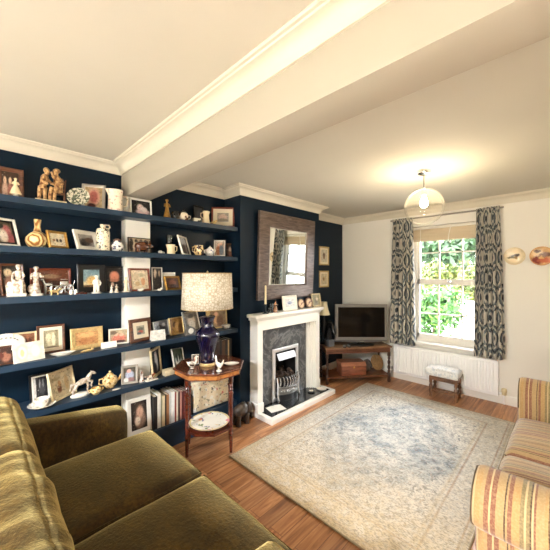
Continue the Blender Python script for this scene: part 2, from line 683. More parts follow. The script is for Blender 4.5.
# ------------------------------------------------------------------ radiator
RADM = pm('radiator_enamel', (252, 252, 252), 0.3)
RX0, RX1, RZ0, RZ1, RYF = 0.90, 2.10, 0.10, 0.505, 4.225
rad = thing('radiator', 'long white ribbed panel radiator below the window', 'radiator', ((RX0 + RX1) / 2, RYF + 0.05, RZ0))
m = MB()
hw, hh = (RX1 - RX0) / 2, RZ1 - RZ0
m.lo((-hw, -0.035, 0), (hw, -0.02, hh), bev=0.006)
n = 36
for i in range(n):
    x = -hw + 0.03 + (2 * hw - 0.06) * (i + 0.5) / n
    m.prism([(x - 0.011, -0.034), (x - 0.007, -0.050), (x + 0.007, -0.050), (x + 0.011, -0.034)], 0.035, hh - 0.035)
m.build('front_panel', RADM, rad)
m = MB(); m.lo((-hw + 0.01, -0.02, 0.02), (hw - 0.01, 0.035, hh - 0.02)); m.build('convector_fins', pm('fin_grey', (190, 190, 186), 0.5), rad, smooth=False)
m = MB(); m.lo((-hw, -0.04, hh - 0.012), (hw, 0.04, hh), bev=0.004); m.build('top_grille', RADM, rad)
for s in (-1, 1):
    m = MB(); m.lo((s * hw - 0.004, -0.04, 0), (s * hw + 0.004, 0.04, hh), bev=0.003); m.build('side_panel', RADM, rad)
m = MB(); m.tube([(hw + 0.005, 0, 0.03), (hw + 0.05, 0, 0.03), (hw + 0.055, 0, 0.02), (hw + 0.055, 0, -RZ0 + 0.012)], 0.009, 8); m.build('pipe', RADM, rad)
m = MB(); m.lathe([(0, 0), (0.022, 0), (0.024, 0.012), (0.020, 0.018), (0.026, 0.03), (0.027, 0.058), (0.020, 0.072), (0, 0.074)], 16, (hw + 0.055, 0, 0.02)); m.build('thermostat_valve', pm('valve_cream', (222, 206, 168), 0.4), rad)
m = MB(); m.tube([(-hw - 0.005, 0, 0.03), (-hw - 0.04, 0, 0.03), (-hw - 0.042, 0, 0.02), (-hw - 0.042, 0, -RZ0 + 0.012)], 0.008, 8); m.build('pipe', RADM, rad)
m = MB(); m.lathe([(0, 0), (0.012, 0), (0.012, 0.03), (0.007, 0.045), (0, 0.047)], 12, (-hw - 0.042, 0, 0.03)); m.build('lockshield_valve', CHROME, rad)

# ================================================================== RUG
def rug_mat(w, l):
    k = NT('faded_rug_pile')
    P = k.coords('Object')
    wob = k.new('ShaderNodeTexNoise'); k.link(P, wob.inputs['Vector']); wob.inputs['Scale'].default_value = 7.0
    wob.inputs['Detail'].default_value = 6.0; wob.inputs['Roughness'].default_value = 0.65
    sc = k.new('ShaderNodeVectorMath', operation='SCALE')
    k.link(k.vmath('SUBTRACT', wob.outputs['Color'], (0.5, 0.5, 0.5)).outputs[0], sc.inputs[0]); sc.inputs['Scale'].default_value = 0.16
    s0 = k.sep(P)
    s = k.sep(k.vmath('ADD', P, sc.outputs[0]).outputs[0])
    ax = k.math('ABSOLUTE', s[0]); ay = k.math('ABSOLUTE', s[1])
    edge = k.math('MINIMUM', k.math('SUBTRACT', w / 2, k.math('ABSOLUTE', s0[0])), k.math('SUBTRACT', l / 2, k.math('ABSOLUTE', s0[1])))
    cream, sand, blue, dblue, rust = lin((228, 223, 212)), lin((202, 184, 152)), lin((128, 142, 152)), lin((72, 86, 100)), lin((168, 126, 92))
    dia = k.math('ADD', k.math('DIVIDE', ax, w / 2), k.math('DIVIDE', ay, l / 2))
    field = k.maprange(dia, 0.72, 1.02, 1.0, 0.0, True)
    rings = k.math('MULTIPLY', k.math('ADD', k.math('SINE', k.math('MULTIPLY', dia, 30.0)), 1.0), 0.5)
    n1 = k.noise(P, 5.5, 5.0, 0.65, 0.8)
    bl = k.math('MULTIPLY', field, k.maprange(n1, 0.34, 0.62, 0.25, 1.0))
    c = k.mix(k.math('MULTIPLY', bl, 1.0), cream, blue)
    c = k.mix(k.math('MULTIPLY', k.math('MULTIPLY', rings, field), 0.28), c, cream)
    # mirrored scroll motifs, woven fine
    Pm = k.new('ShaderNodeCombineXYZ'); k.link(ax, Pm.inputs[0]); k.link(ay, Pm.inputs[1])
    vo = k.new('ShaderNodeTexVoronoi', feature='DISTANCE_TO_EDGE'); k.link(Pm.outputs[0], vo.inputs['Vector']); vo.inputs['Scale'].default_value = 19.0
    mot = k.maprange(vo.outputs['Distance'], 0.02, 0.10, 1.0, 0.0)
    wv = k.noise(Pm.outputs[0], 24.0, 5.0, 0.7, 1.2)
    c = k.mix(k.math('MULTIPLY', mot, 0.34), c, cream)
    c = k.mix(k.maprange(wv, 0.50, 0.60, 0.0, 0.72), c, dblue)
    c = k.mix(k.maprange(k.noise(Pm.outputs[0], 20.0, 4.0, 0.7, 1.6), 0.57, 0.66, 0.0, 0.6), c, rust)
    # border: guard stripes and a pale band
    band = k.ramp(k.math('MULTIPLY', edge, 3.0), [(0.0, cream), (0.05, sand), (0.10, cream), (0.13, rust), (0.16, cream), (0.56, cream), (0.60, rust), (0.64, cream), (0.70, sand), (0.75, cream)])
    band = k.mix(k.maprange(wv, 0.46, 0.60, 0.0, 0.45), band, lin((150, 150, 146)))
    band = k.mix(k.math('MULTIPLY', mot, 0.4), band, sand)
    c = k.mix(k.maprange(edge, 0.22, 0.27, 0.85, 0.0), c, band)
    # wear: rubbed pale patches, the end nearer the sofa is sandier
    wear = k.noise(P, 9.0, 6.0, 0.7)
    c = k.mix(k.maprange(wear, 0.42, 0.66, 0.0, 0.42), c, lin((226, 221, 211)))
    sandy = k.math('MULTIPLY', k.maprange(s0[1], -1.15, -0.1, 0.95, 0.0), k.maprange(k.noise(P, 14.0, 4.0, 0.7), 0.3, 0.6, 0.5, 1.0))
    c = k.mix(sandy, c, lin((196, 172, 132)))
    th = k.noise(k.coords('Object', scale=(1, 2.6, 1)), 62.0, 4.0, 0.7)
    c = k.mix(k.maprange(th, 0.48, 0.62, 0.0, 0.6), c, lin((96, 92, 88)))
    k.link(c, k.b.inputs['Base Color'])
    k.b.inputs['Roughness'].default_value = 0.95
    k.bump(k.noise(P, 240.0, 2.0), 0.4, 0.004)
    return k.m


RW, RL = 1.60, 2.33
rug = thing('area_rug', 'large faded cream and blue grey oriental rug on the wood floor', 'rug', (1.50, 2.66, 0))
m = MB()
m.lo((-RW / 2, -RL / 2, 0.001), (RW / 2, RL / 2, 0.011), bev=0.004)
m.build('pile', rug_mat(RW, RL), rug)
m = MB()
for x0, y0, x1, y1 in ((-1, -1, 1, -1), (1, -1, 1, 1), (1, 1, -1, 1), (-1, 1, -1, -1)):
    m.tube([(x0 * RW / 2, y0 * RL / 2, 0.006), (x1 * RW / 2, y1 * RL / 2, 0.006)], 0.0055, 6)
m.build('binding', pm('rug_binding', (146, 128, 100), 0.9), rug)

rr_ = MB(); rr_.lo((0.55, YB + 0.12, 0.001), (3.2, -0.75, 0.012), bev=0.004)  # unseen rug added behind the camera as a pale bounce surface
tag(rr_.build('area_rug', pm('pale_bounce_rug', (232, 226, 212), 0.95, var=0.08, vscale=6)), 'plain pale rug added unseen behind the camera to bounce lamp light', 'rug')

# ================================================================== SHELVES
SHX = 0.235
SZ = {1: 1.985, 2: 1.675, 3: 1.357, 4: 0.937, 5: 0.617, 6: 0.19}        # top faces


def shelf_poly(x, y0=-1.3, y1=BR0 - 0.002):
    return [(0.001, y0), (x, y0), (x, y1), (0.001, y1), (0.001, PX1 + 0.001), (0.101, PX1 + 0.001), (0.101, PX0 - 0.001), (0.001, PX0 - 0.001)]


SHL = {1: 'navy painted wall shelf nearest the ceiling, carrying the jug and figurines', 2: 'navy painted wall shelf second from the ceiling, under the topmost one',
       3: 'navy painted wall shelf in the middle, level with the lampshade', 4: 'navy painted wall shelf second from the lowest, carrying the gilt landscape frame',
       5: 'navy painted wall shelf carrying the teapot, just above the sofa arm'}
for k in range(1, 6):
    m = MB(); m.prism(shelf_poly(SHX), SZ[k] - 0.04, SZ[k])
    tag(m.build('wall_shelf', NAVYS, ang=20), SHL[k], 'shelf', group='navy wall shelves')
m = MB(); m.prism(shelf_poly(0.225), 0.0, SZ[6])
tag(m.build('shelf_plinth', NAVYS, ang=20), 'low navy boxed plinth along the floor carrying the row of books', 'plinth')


def SY(u, x):
    return at(u, 200, x=x).y


# ------------------------------------------------------------------ picture frames
def portrait(bg, hair, skin, top, cx=0.5):
    return bg, [(cx, 0.05, 0.42, 0.36, top), (cx, 0.60, 0.22, 0.27, hair), (cx, 0.57, 0.15, 0.20, skin)]


def group_photo(bg, tops, skin, n=3):
    bl = []
    for i in range(n):
        x = (i + 0.7) / (n + 0.4)
        bl += [(x, 0.12, 0.5 / n, 0.42, tops[i % len(tops)]), (x, 0.62, 0.17 / n * 1.5, 0.15, skin)]
    return bg, bl


def frame(label, loc, rz, w, h, fm, fw, pic, mount=0.0, tilt=10.0, depth=0.016, cat='picture frame', group='framed pictures on the shelves', name='picture_frame', roll=0.0, mount_mat=None, stand=True, glass=False, flat=False):
    """a freestanding frame: leans back by tilt, local front is -Y, bottom edge on z = 0"""
    root = thing(name, label, cat, loc, rz, group)
    ti = R(tilt)
    M = RX(-ti)
    lift = depth * math.sin(ti) * 0 + 0.0005
    M = T(0, 0, lift) @ M
    if roll:
        M = M @ RY(R(roll))
        M = T(0, 0, abs(math.sin(R(roll))) * w / 2) @ M
    fr = MB()
    prof = [(0, 0), (0, depth * 0.8), (fw * 0.15, depth), (fw * 0.45, depth * 1.0), (fw * 0.75, depth * 0.72), (fw, depth * 0.6), (fw, 0)]
    if flat:
        prof = [(0, 0), (0, depth), (fw, depth), (fw, 0)]
    fr.ring(w, h, prof, M)
    fr.build('frame', fm, root, ang=25)
    iw, ih = w - 2 * fw, h - 2 * fw
    y = -depth * 0.45
    if mount:
        mm = MB()
        mm.ring(iw + 0.004, ih + 0.004, [(0, 0), (0, 0.004), (mount, 0.004), (mount, 0)], M @ T(0, y + 0.002, fw - 0.002))
        mm.build('mount', mount_mat or MATB, root, smooth=False)
        iw -= 2 * mount; ih -= 2 * mount
    pp = MB(); pp.uvplane(iw + 0.002, ih + 0.002, y + 0.001, (h - ih) / 2 - 0.001, M)
    pp.build('picture', pic, root, smooth=False, recalc=False)
    bk = MB(); bk.box((0, -0.002, h / 2), (w - fw, 0.004, h - fw)); bk.xform(M)
    bk.build('backing', pm('backing_board', (70, 58, 46), 0.9), root, smooth=False)
    if stand:
        st = MB()
        hz = h * 0.62
        top = M @ Vector((0, 0.001, hz))
        foot = Vector((0, top.y + hz * 0.16, 0.001))
        st.prism([(-w * 0.12, 0), (w * 0.12, 0), (w * 0.07, 1), (-w * 0.07, 1)], 0, 0.003, 'Y',
                 Matrix(((1, 0, 0, 0), (0, 1, top.y - foot.y, foot.y), (0, 0, top.z - foot.z, foot.z), (0, 0, 0, 1))))
        st.build('strut', pm('backing_board', (70, 58, 46), 0.9), root, smooth=False)
    return root



YAWS = {'pale silver frame with an oval': (-25, 9), 'mahogany framed landscape': (-40, 8), 'black and white edged frame': (28, 18), 'small gilt frame with a dark': (26, 14), 'white framed black and white photograph leaning': (28, 18),
        'narrow white framed photograph leaning': (42, 16), 'black and silver framed photograph of people': (-38, 8), 'small brown framed photograph last': (-30, 8), 'grey edged dark framed': (20, 10), 'red brown framed floral': (14, 9),
        'small gilt framed brown': (22, 14), 'white framed colour photograph': (-14, 10), 'chunky walnut': (14, 9), 'silver framed black and white photograph behind': (24, 12), 'warm sepia portrait': (14, 10), 'rounded silver framed': (28, 14),
        'broad gilt brown framed': (-18, 8), 'cream box framed drawing': (36, 13), 'silver framed photograph of a baby': (-18, 9), 'tall narrow cream framed': (42, 6), 'little tilted green': (36, 16)}
PICN = [0]


def sframe(label, shelf, u0, u1, vt, x, fm, fw, pic, mount=0.0, yaw=0.0, tilt=10.0, **kw):
    """a frame on a wall shelf, from its outline in the photograph"""
    for kk_, vv_ in YAWS.items():
        if label.startswith(kk_):
            yaw, tilt = vv_
    PICN[0] += 1
    if isinstance(pic, tuple):
        pic = picture_mat('print_%02d' % PICN[0], pic[0], pic[1])
    y0, y1 = SY(u0, x), SY(u1, x)
    z = SZ[shelf]
    ht = (at((u0 + u1) / 2, vt, x=x).z - z) / math.cos(R(tilt))
    yc = (y0 + y1) / 2
    va = math.atan2(yc - CAM.y, CAM.x - x)          # how obliquely the shelf is seen
    w = (y1 - y0) * math.cos(va) / max(0.45, math.cos(va - R(-yaw) if False else va + R(yaw)))
    return frame(label, (x, (y0 + y1) / 2, z), R(90 + yaw), w, ht, fm, fw, pic, mount, tilt, **kw)


SKIN = (226, 178, 150)
BW1, BW2, BW3 = (40, 40, 40), (120, 118, 114), (214, 212, 206)
S = sframe
CREAMF = pm('cream_painted_frame', (226, 206, 164), 0.5, var=0.25, vscale=40)
WHTF = pm('white_frame_paint', (240, 236, 226), 0.4)
REDW = wood_mat('reddish_frame_wood', (120, 52, 30), (72, 28, 16), (3, 14, 14), 0.35)
# topmost shelf
S('ornate brown wooden frame with a group photograph behind the little cream lady', 1, -4, 24, 167.5, 0.09, BRWOOD, 0.026, group_photo((70, 48, 36), [(206, 170, 150), (170, 110, 96), (232, 214, 190)], (222, 190, 160), 3), tilt=8)
S('pale silver frame with an oval pink portrait beside the patterned plate', 1, 81, 105, 184, 0.10, GREYF, 0.022, ((206, 178, 132), [(0.5, 0.5, 0.36, 0.44, (226, 170, 150)), (0.5, 0.52, 0.24, 0.30, (196, 110, 100)), (0.4, 0.08, 0.25, 0.12, (90, 40, 36))]), yaw=-6, tilt=9)
S('cream framed photograph of a sleeping baby in white on black', 1, 130, 151.5, 199.5, 0.135, WHTF, 0.012, ((16, 14, 14), [(0.35, 0.75, 0.1, 0.1, (60, 58, 40)), (0.60, 0.18, 0.36, 0.22, (226, 196, 196)), (0.46, 0.50, 0.17, 0.24, (232, 208, 200)), (0.62, 0.36, 0.2, 0.2, (238, 222, 220))]), tilt=6)
S('mahogany framed landscape print with wide mount at the chimney end of the topmost shelf', 1, 211, 234, 207, 0.10, REDW, 0.018, ((190, 178, 160), [(0.5, 0.5, 0.4, 0.4, (222, 190, 170)), (0.5, 0.2, 0.45, 0.18, (150, 138, 120))]), 0.045, yaw=8, tilt=8)
S('small plain black frame standing behind the black and white box', 1, 194, 204, 206, 0.05, BLKF, 0.012, ((40, 44, 52), [(0.5, 0.5, 0.3, 0.3, (60, 64, 72))]), tilt=6)
# second shelf
S('black and white edged frame with a child in pink', 2, -6, 20, 218, 0.115, WHTF, 0.016, ((120, 108, 84), [(0.62, 0.55, 0.28, 0.30, (190, 110, 112)), (0.75, 0.22, 0.4, 0.22, (170, 92, 98)), (0.38, 0.32, 0.26, 0.34, (236, 222, 206)), (0.30, 0.8, 0.2, 0.12, (60, 58, 48))]), 0.012, tilt=14, mount_mat=BLKF)
S('small gilt frame with a dark scribble on cream beside the gilt jug', 2, 48.5, 68, 231.5, 0.185, GOLD, 0.016, ((246, 232, 200), [(0.25, 0.45, 0.09, 0.10, (150, 110, 70)), (0.47, 0.45, 0.08, 0.14, (70, 50, 36)), (0.70, 0.45, 0.09, 0.13, (60, 48, 40))]), tilt=10)
S('white framed black and white photograph leaning next to the black printed bottle', 2, 77, 99, 231, 0.11, WHTF, 0.030, ((200, 192, 182), [(0.4, 0.35, 0.36, 0.32, (70, 62, 58)), (0.7, 0.55, 0.3, 0.22, (110, 84, 66)), (0.25, 0.2, 0.18, 0.16, (24, 22, 22))]), tilt=14, yaw=-5)
S('dark edged wide group photograph behind the brown pottery pig', 2, 128, 151, 238, 0.125, BLKF, 0.006, ((188, 166, 138), [(0.12, 0.5, 0.1, 0.5, (40, 34, 32)), (0.34, 0.8, 0.07, 0.14, (50, 40, 36)), (0.56, 0.8, 0.07, 0.14, (80, 60, 50)), (0.78, 0.8, 0.08, 0.14, (60, 50, 46)), (0.35, 0.35, 0.16, 0.35, (230, 210, 180)), (0.7, 0.3, 0.2, 0.3, (214, 190, 170))]), tilt=6)
S('narrow white framed photograph leaning back beside the cream jug', 2, 180.5, 191.5, 236.5, 0.12, WHTF, 0.013, ((60, 50, 46), [(0.5, 0.75, 0.4, 0.28, (226, 226, 230)), (0.45, 0.3, 0.25, 0.28, (96, 76, 66)), (0.7, 0.3, 0.14, 0.3, (180, 160, 150))]), tilt=16, yaw=-8)
S('black and silver framed photograph of people next to the blue and white pot', 2, 213, 226, 239.5, 0.12, BLKF, 0.009, ((206, 190, 170), [(0.35, 0.3, 0.25, 0.4, (180, 112, 70)), (0.68, 0.35, 0.22, 0.42, (110, 120, 130)), (0.4, 0.75, 0.1, 0.11, SKIN), (0.65, 0.8, 0.1, 0.11, SKIN)]), 0.010, tilt=8, mount_mat=PAPER)
S('small brown framed photograph last on its shelf before the chimney breast', 2, 226.5, 233.5, 243.5, 0.12, BRWOOD, 0.014, ((60, 44, 38), [(0.5, 0.55, 0.3, 0.25, (222, 190, 160)), (0.5, 0.2, 0.35, 0.25, (150, 90, 70))]), tilt=8)
# third shelf
S('grey edged dark framed photograph behind the seated porcelain couple', 3, 1, 25, 264, 0.08, BRWOOD, 0.014, ((52, 44, 38), [(0.3, 0.75, 0.2, 0.14, (236, 210, 168)), (0.35, 0.35, 0.28, 0.3, (150, 110, 90))]), tilt=8)
S('wide reddish wooden plaque with silver branches behind the porcelain lady', 3, 30, 71, 268.5, 0.045, REDW, 0.014, ((116, 60, 34), [(0.45, 0.72, 0.3, 0.10, (150, 120, 90)), (0.6, 0.42, 0.28, 0.10, (80, 40, 24))]), tilt=5)
S('black framed seascape print of pale sky and rocks', 3, 77, 105.5, 264.5, 0.055, BLKF, 0.042, ((150, 176, 182), [(0.7, 0.9, 0.4, 0.12, (116, 144, 150)), (0.35, 0.15, 0.5, 0.22, (228, 208, 160)), (0.55, 0.38, 0.36, 0.26, (216, 176, 110)), (0.5, 0.05, 0.6, 0.08, (120, 84, 50))]), tilt=6)
S('black framed dark portrait with a peach coloured face', 3, 106, 124.5, 266.5, 0.055, BLKF, 0.014, ((28, 24, 22), [(0.45, 0.62, 0.30, 0.22, (206, 132, 104)), (0.45, 0.44, 0.3, 0.08, (170, 110, 86)), (0.3, 0.25, 0.1, 0.1, (200, 170, 150))]), tilt=6)
S('red brown framed floral print leaning on the white pier', 3, 130, 150.5, 268.5, 0.15, REDW, 0.017, ((240, 222, 190), [(0.3, 0.65, 0.18, 0.2, (200, 180, 150)), (0.6, 0.75, 0.16, 0.12, (180, 170, 140)), (0.68, 0.4, 0.12, 0.2, (206, 150, 110)), (0.35, 0.3, 0.14, 0.14, (190, 160, 120))]), tilt=7)
S('dark silver edged photograph standing upright beside the red brown framed print', 3, 152, 162.5, 267.5, 0.14, GREYF, 0.008, ((40, 34, 30), [(0.3, 0.75, 0.16, 0.2, (190, 170, 150)), (0.6, 0.4, 0.3, 0.4, (30, 24, 24)), (0.75, 0.75, 0.12, 0.14, (150, 130, 110))]), tilt=5)
S('small gilt framed brown photograph in front of a blank card', 3, 166, 180.5, 276.5, 0.17, GOLD, 0.017, ((110, 66, 44), [(0.5, 0.5, 0.3, 0.32, (150, 96, 70)), (0.5, 0.2, 0.3, 0.2, (70, 40, 30))]), tilt=12)
# fourth shelf
S('brown framed sepia photograph half hidden by the card with two circles', 4, 13, 37, 332.5, 0.05, CREAMF, 0.012, ((150, 96, 66), [(0.5, 0.5, 0.14, 0.3, (70, 36, 26)), (0.75, 0.5, 0.12, 0.3, (90, 50, 34)), (0.3, 0.5, 0.1, 0.24, (96, 60, 40))]), tilt=7)
S('dark glossy photograph below the oval plaque at the sofa end', 4, -8, 16, 347, 0.20, BRWOOD, 0.008, ((56, 26, 20), [(0.6, 0.4, 0.24, 0.3, (150, 100, 80)), (0.3, 0.5, 0.2, 0.2, (90, 40, 32)), (0.75, 0.75, 0.16, 0.2, (40, 18, 14))]), tilt=14)
S('walnut framed pale wedding photograph in a cream mount', 4, 37, 65, 325.5, 0.06, BRWOOD, 0.016, ((176, 164, 128), [(0.5, 0.4, 0.34, 0.45, (196, 184, 148)), (0.3, 0.6, 0.18, 0.26, (222, 212, 176)), (0.66, 0.45, 0.12, 0.4, (232, 224, 192)), (0.5, 0.02, 0.4, 0.08, (120, 104, 80))]), 0.024, tilt=8)
S('wide carved gilt frame with a sepia rider landscape', 4, 70.5, 103, 328, 0.10, GOLDP, 0.032, ((206, 152, 96), [(0.35, 0.3, 0.22, 0.22, (176, 116, 70)), (0.7, 0.35, 0.2, 0.2, (184, 126, 80)), (0.5, 0.75, 0.4, 0.2, (222, 172, 116))]), tilt=9)
S('white framed colour photograph of people behind the blank white card', 4, 108.5, 129, 329, 0.11, WHTF, 0.012, ((196, 176, 140), [(0.5, 0.35, 0.42, 0.3, (206, 116, 96)), (0.35, 0.66, 0.12, 0.12, SKIN), (0.65, 0.6, 0.12, 0.12, SKIN), (0.6, 0.1, 0.3, 0.12, (70, 44, 40)), (0.2, 0.8, 0.2, 0.14, (110, 90, 70))]), tilt=12, yaw=-4)
S('chunky walnut frame with a tiny print on a wide cream mount', 4, 130.5, 151.5, 319, 0.145, BRWOOD, 0.030, ((196, 186, 160), [(0.5, 0.62, 0.4, 0.22, (110, 110, 90)), (0.5, 0.3, 0.3, 0.2, (196, 96, 80)), (0.3, 0.15, 0.3, 0.12, (90, 96, 96))]), 0.032, tilt=8)
S('silver framed black and white photograph behind the handwritten card', 4, 154.5, 169.5, 321, 0.075, GREYF, 0.010, ((150, 148, 150), [(0.35, 0.6, 0.22, 0.2, (30, 30, 32)), (0.65, 0.35, 0.22, 0.3, (70, 70, 74)), (0.72, 0.75, 0.12, 0.12, (220, 216, 210))]), tilt=10)
S('warm sepia portrait in a thin gilt frame', 4, 170, 184, 317.5, 0.09, GOLDP, 0.012, ((176, 130, 70), [(0.35, 0.6, 0.16, 0.2, (90, 60, 34)), (0.6, 0.45, 0.25, 0.3, (206, 164, 104)), (0.8, 0.3, 0.2, 0.4, (120, 80, 44))]), tilt=9, yaw=5)
S('rounded silver framed portrait standing behind the grey clock', 4, 186, 200.5, 311, 0.09, SILVER, 0.022, ((150, 140, 124), [(0.5, 0.55, 0.3, 0.3, (226, 206, 180)), (0.5, 0.3, 0.25, 0.3, (232, 224, 212)), (0.5, 0.8, 0.25, 0.12, (90, 80, 70))]), tilt=12, yaw=-10)
S('broad gilt brown framed family portrait behind the lamp base', 4, 209, 227, 308.5, 0.09, GOLDP, 0.014, ((150, 126, 96), [(0.4, 0.5, 0.2, 0.36, (206, 164, 120)), (0.62, 0.35, 0.22, 0.34, (112, 80, 60)), (0.38, 0.75, 0.1, 0.1, SKIN)]), tilt=8)
# fifth shelf
S('dark framed black and white photograph behind the teacup', 5, 30, 52, 375, 0.10, BLKF, 0.012, ((36, 36, 40), [(0.6, 0.5, 0.25, 0.3, (70, 70, 74)), (0.45, 0.7, 0.05, 0.2, (150, 150, 150)), (0.7, 0.7, 0.05, 0.2, (130, 130, 132)), (0.06, 0.5, 0.12, 0.7, (226, 220, 214))]), 0.012, tilt=12, yaw=6, mount_mat=PAPER)
S('cream box framed drawing of a figure and flowers', 5, 52, 76, 370, 0.115, CREAMF, 0.012, ((238, 218, 176), [(0.35, 0.35, 0.1, 0.16, (120, 70, 40)), (0.38, 0.55, 0.07, 0.12, (200, 150, 100)), (0.7, 0.5, 0.1, 0.3, (204, 170, 120)), (0.25, 0.75, 0.2, 0.06, (180, 160, 120))]), tilt=12, yaw=4)
S('silver framed photograph of a baby in pale blue against the white pier', 5, 121, 138, 366, 0.165, GREYF, 0.018, ((84, 76, 60), [(0.5, 0.45, 0.34, 0.32, (176, 184, 206)), (0.45, 0.75, 0.18, 0.13, (222, 170, 156)), (0.6, 0.15, 0.3, 0.16, (150, 112, 110)), (0.2, 0.1, 0.2, 0.2, (230, 226, 220))]), tilt=8)
S('tall narrow cream framed black and white photograph next to the pier', 5, 151.5, 161.5, 348, 0.13, CREAMF, 0.022, ((40, 36, 34), [(0.55, 0.5, 0.2, 0.4, (206, 200, 190)), (0.35, 0.25, 0.25, 0.25, (20, 18, 18)), (0.5, 0.82, 0.12, 0.1, (226, 206, 190))]), tilt=5, yaw=14)
S('little tilted green black and white snapshot behind the table top', 5, 174, 184, 351, 0.10, GREYF, 0.006, ((84, 92, 64), [(0.5, 0.3, 0.3, 0.28, (232, 232, 222)), (0.4, 0.5, 0.1, 0.25, (20, 24, 20)), (0.65, 0.5, 0.1, 0.2, (30, 36, 30))]), tilt=14, roll=10)
# plinth
S('large white framed portrait of a mother holding a baby on the plinth', 6, 127, 151.5, 398, 0.165, WHTF, 0.035, ((38, 32, 30), [(0.55, 0.62, 0.34, 0.34, (70, 56, 48)), (0.55, 0.34, 0.34, 0.30, (150, 120, 104)), (0.55, 0.60, 0.22, 0.22, (206, 166, 144)), (0.40, 0.30, 0.17, 0.16, (240, 226, 206))]), tilt=6)

# ------------------------------------------------------------------ cards
def card(label, shelf, u0, u1, vt, x, pic, tilt=14, yaw=0.0, roll=0.0, fold=True):
    PICN[0] += 1
    y0, y1 = SY(u0, x), SY(u1, x)
    h = (at((u0 + u1) / 2, vt, x=x).z - SZ[shelf]) / math.cos(R(tilt))
    w = (y1 - y0)
    root = thing('greeting_card', label, 'card', (x, (y0 + y1) / 2, SZ[shelf]), R(90 + yaw), 'cards standing on the shelves')
    M = T(0, 0, 0.001 + abs(math.sin(R(roll))) * w / 2) @ RX(-R(tilt)) @ RY(R(roll))
    m = MB(); m.box((0, 0.001, h / 2), (w, 0.002, h)); m.xform(M); m.build('front_leaf', PAPER, root, smooth=False)
    m = MB(); m.uvplane(w * 0.98, h * 0.98, -0.0006, h * 0.01, M); m.build('print', picture_mat('card_print_%02d' % PICN[0], pic[0], pic[1], 0.05) if pic else PAPER, root, smooth=False, recalc=False)
    M2 = T(0, 2 * h * math.sin(R(tilt)) * math.cos(0), 0.001 + abs(math.sin(R(roll))) * w / 2) @ RX(R(tilt)) @ RY(R(roll))
    m = MB(); m.box((0, 0.0, h / 2), (w, 0.002, h * 0.985)); m.xform(M2); m.build('back_leaf', PAPER, root, smooth=False)
    return root


CR = (246, 238, 218)
card('long white card printed with two gold circles leaning on the shelf', 4, 13, 46, 343, 0.205, (CR, [(0.28, 0.5, 0.17, 0.40, (214, 176, 120)), (0.28, 0.5, 0.155, 0.365, CR), (0.28, 0.48, 0.06, 0.2, (226, 190, 140)), (0.72, 0.5, 0.17, 0.40, (206, 200, 170)), (0.72, 0.5, 0.155, 0.365, CR)]), tilt=14, yaw=12)
card('plain white card in front of the white framed people', 4, 101.5, 117, 342, 0.19, None, tilt=12)
card('white card with faint handwriting beside the chunky walnut frame', 4, 151.5, 165.5, 330.5, 0.205, ((246, 242, 232), [(0.35, 0.66, 0.2, 0.03, (196, 192, 186)), (0.62, 0.6, 0.2, 0.03, (200, 196, 190)), (0.62, 0.45, 0.18, 0.025, (204, 200, 192))]), tilt=14, yaw=-6)
card('blank cream card standing behind the small gilt frame', 3, 163.5, 176, 272.5, 0.09, None, tilt=6)


# ------------------------------------------------------------------ figurines and pots
def on_shelf(u, x, shelf):
    return (x, SY(u, x), SZ[shelf])


def scale_at(u, x):
    p = at(u, V0, x=x)
    return (-(p.x - CAM.x) * SA + (p.y - CAM.y) * CA) / FOC       # metres per pixel


def lady(m, h, c=(0, 0, 0), lean=0.0, arms=((0.16, -0.12, 0.62), (-0.16, -0.12, 0.60)), wide=0.2, hat=True, seated=False):
    """a small figure h tall: skirt or legs, torso, head, arms in one mesh"""
    c = Vector(c)
    P = lambda x, y, z: c + Vector((x * h + lean * z * h, y * h, z * h))
    if seated:
        m.lathe([(0, 0), (wide, 0.0), (wide * 1.05, 0.12), (wide * 0.9, 0.34), (wide * 0.55, 0.48), (0.09, 0.52), (0, 0.53)], 14, c, Matrix.Diagonal((h, h, h, 1)))
        m.tube([P(0.06, -0.02, 0.42), P(0.10, -0.2, 0.42), P(0.11, -0.24, 0.2), P(0.11, -0.26, 0.02)], [0.075 * h, 0.07 * h, 0.05 * h, 0.04 * h], 8)
        m.tube([P(-0.06, -0.02, 0.42), P(-0.10, -0.2, 0.42), P(-0.11, -0.24, 0.2), P(-0.11, -0.26, 0.02)], [0.075 * h, 0.07 * h, 0.05 * h, 0.04 * h], 8)
    else:
        m.lathe([(0, 0), (wide, 0.0), (wide * 0.96, 0.06), (wide * 0.78, 0.22), (wide * 0.55, 0.40), (0.085, 0.53), (0, 0.54)], 14, c, Matrix.Diagonal((h, h, h, 1)))
    m.tube([P(0, 0, 0.46), P(0, 0, 0.55), P(0, 0, 0.68), P(0, 0, 0.76), P(0, 0, 0.80), P(0, 0, 0.86)], [0.09 * h, 0.085 * h, 0.115 * h, 0.10 * h, 0.045 * h, 0.04 * h], 10)
    m.ell(P(0, -0.01, 0.90), (0.068 * h, 0.075 * h, 0.088 * h), 10, 8)
    if hat:
        m.ell(P(0, 0.015, 0.945), (0.085 * h, 0.085 * h, 0.055 * h), 10, 6)
    for s, a in zip((1, -1), arms):
        m.tube([P(s * 0.10, 0, 0.73), P(s * 0.145, -0.03, 0.60), P(a[0], a[1], a[2])], [0.045 * h, 0.038 * h, 0.028 * h], 7)
        m.ell(P(*a), (0.033 * h,) * 3, 7, 5)
    return m


PORCP = pm('painted_porcelain', (236, 228, 212), 0.25, rgb2=(160, 132, 112), vscale=55, coat=0.4)
BRONZE = pm('warm_gilt_bronze', (116, 66, 34), 0.35, 0.3, rgb2=(232, 192, 136), vscale=55)
BROWNP = pm('brown_glazed_pottery', (92, 52, 30), 0.25, var=0.4, vscale=20, coat=0.5)

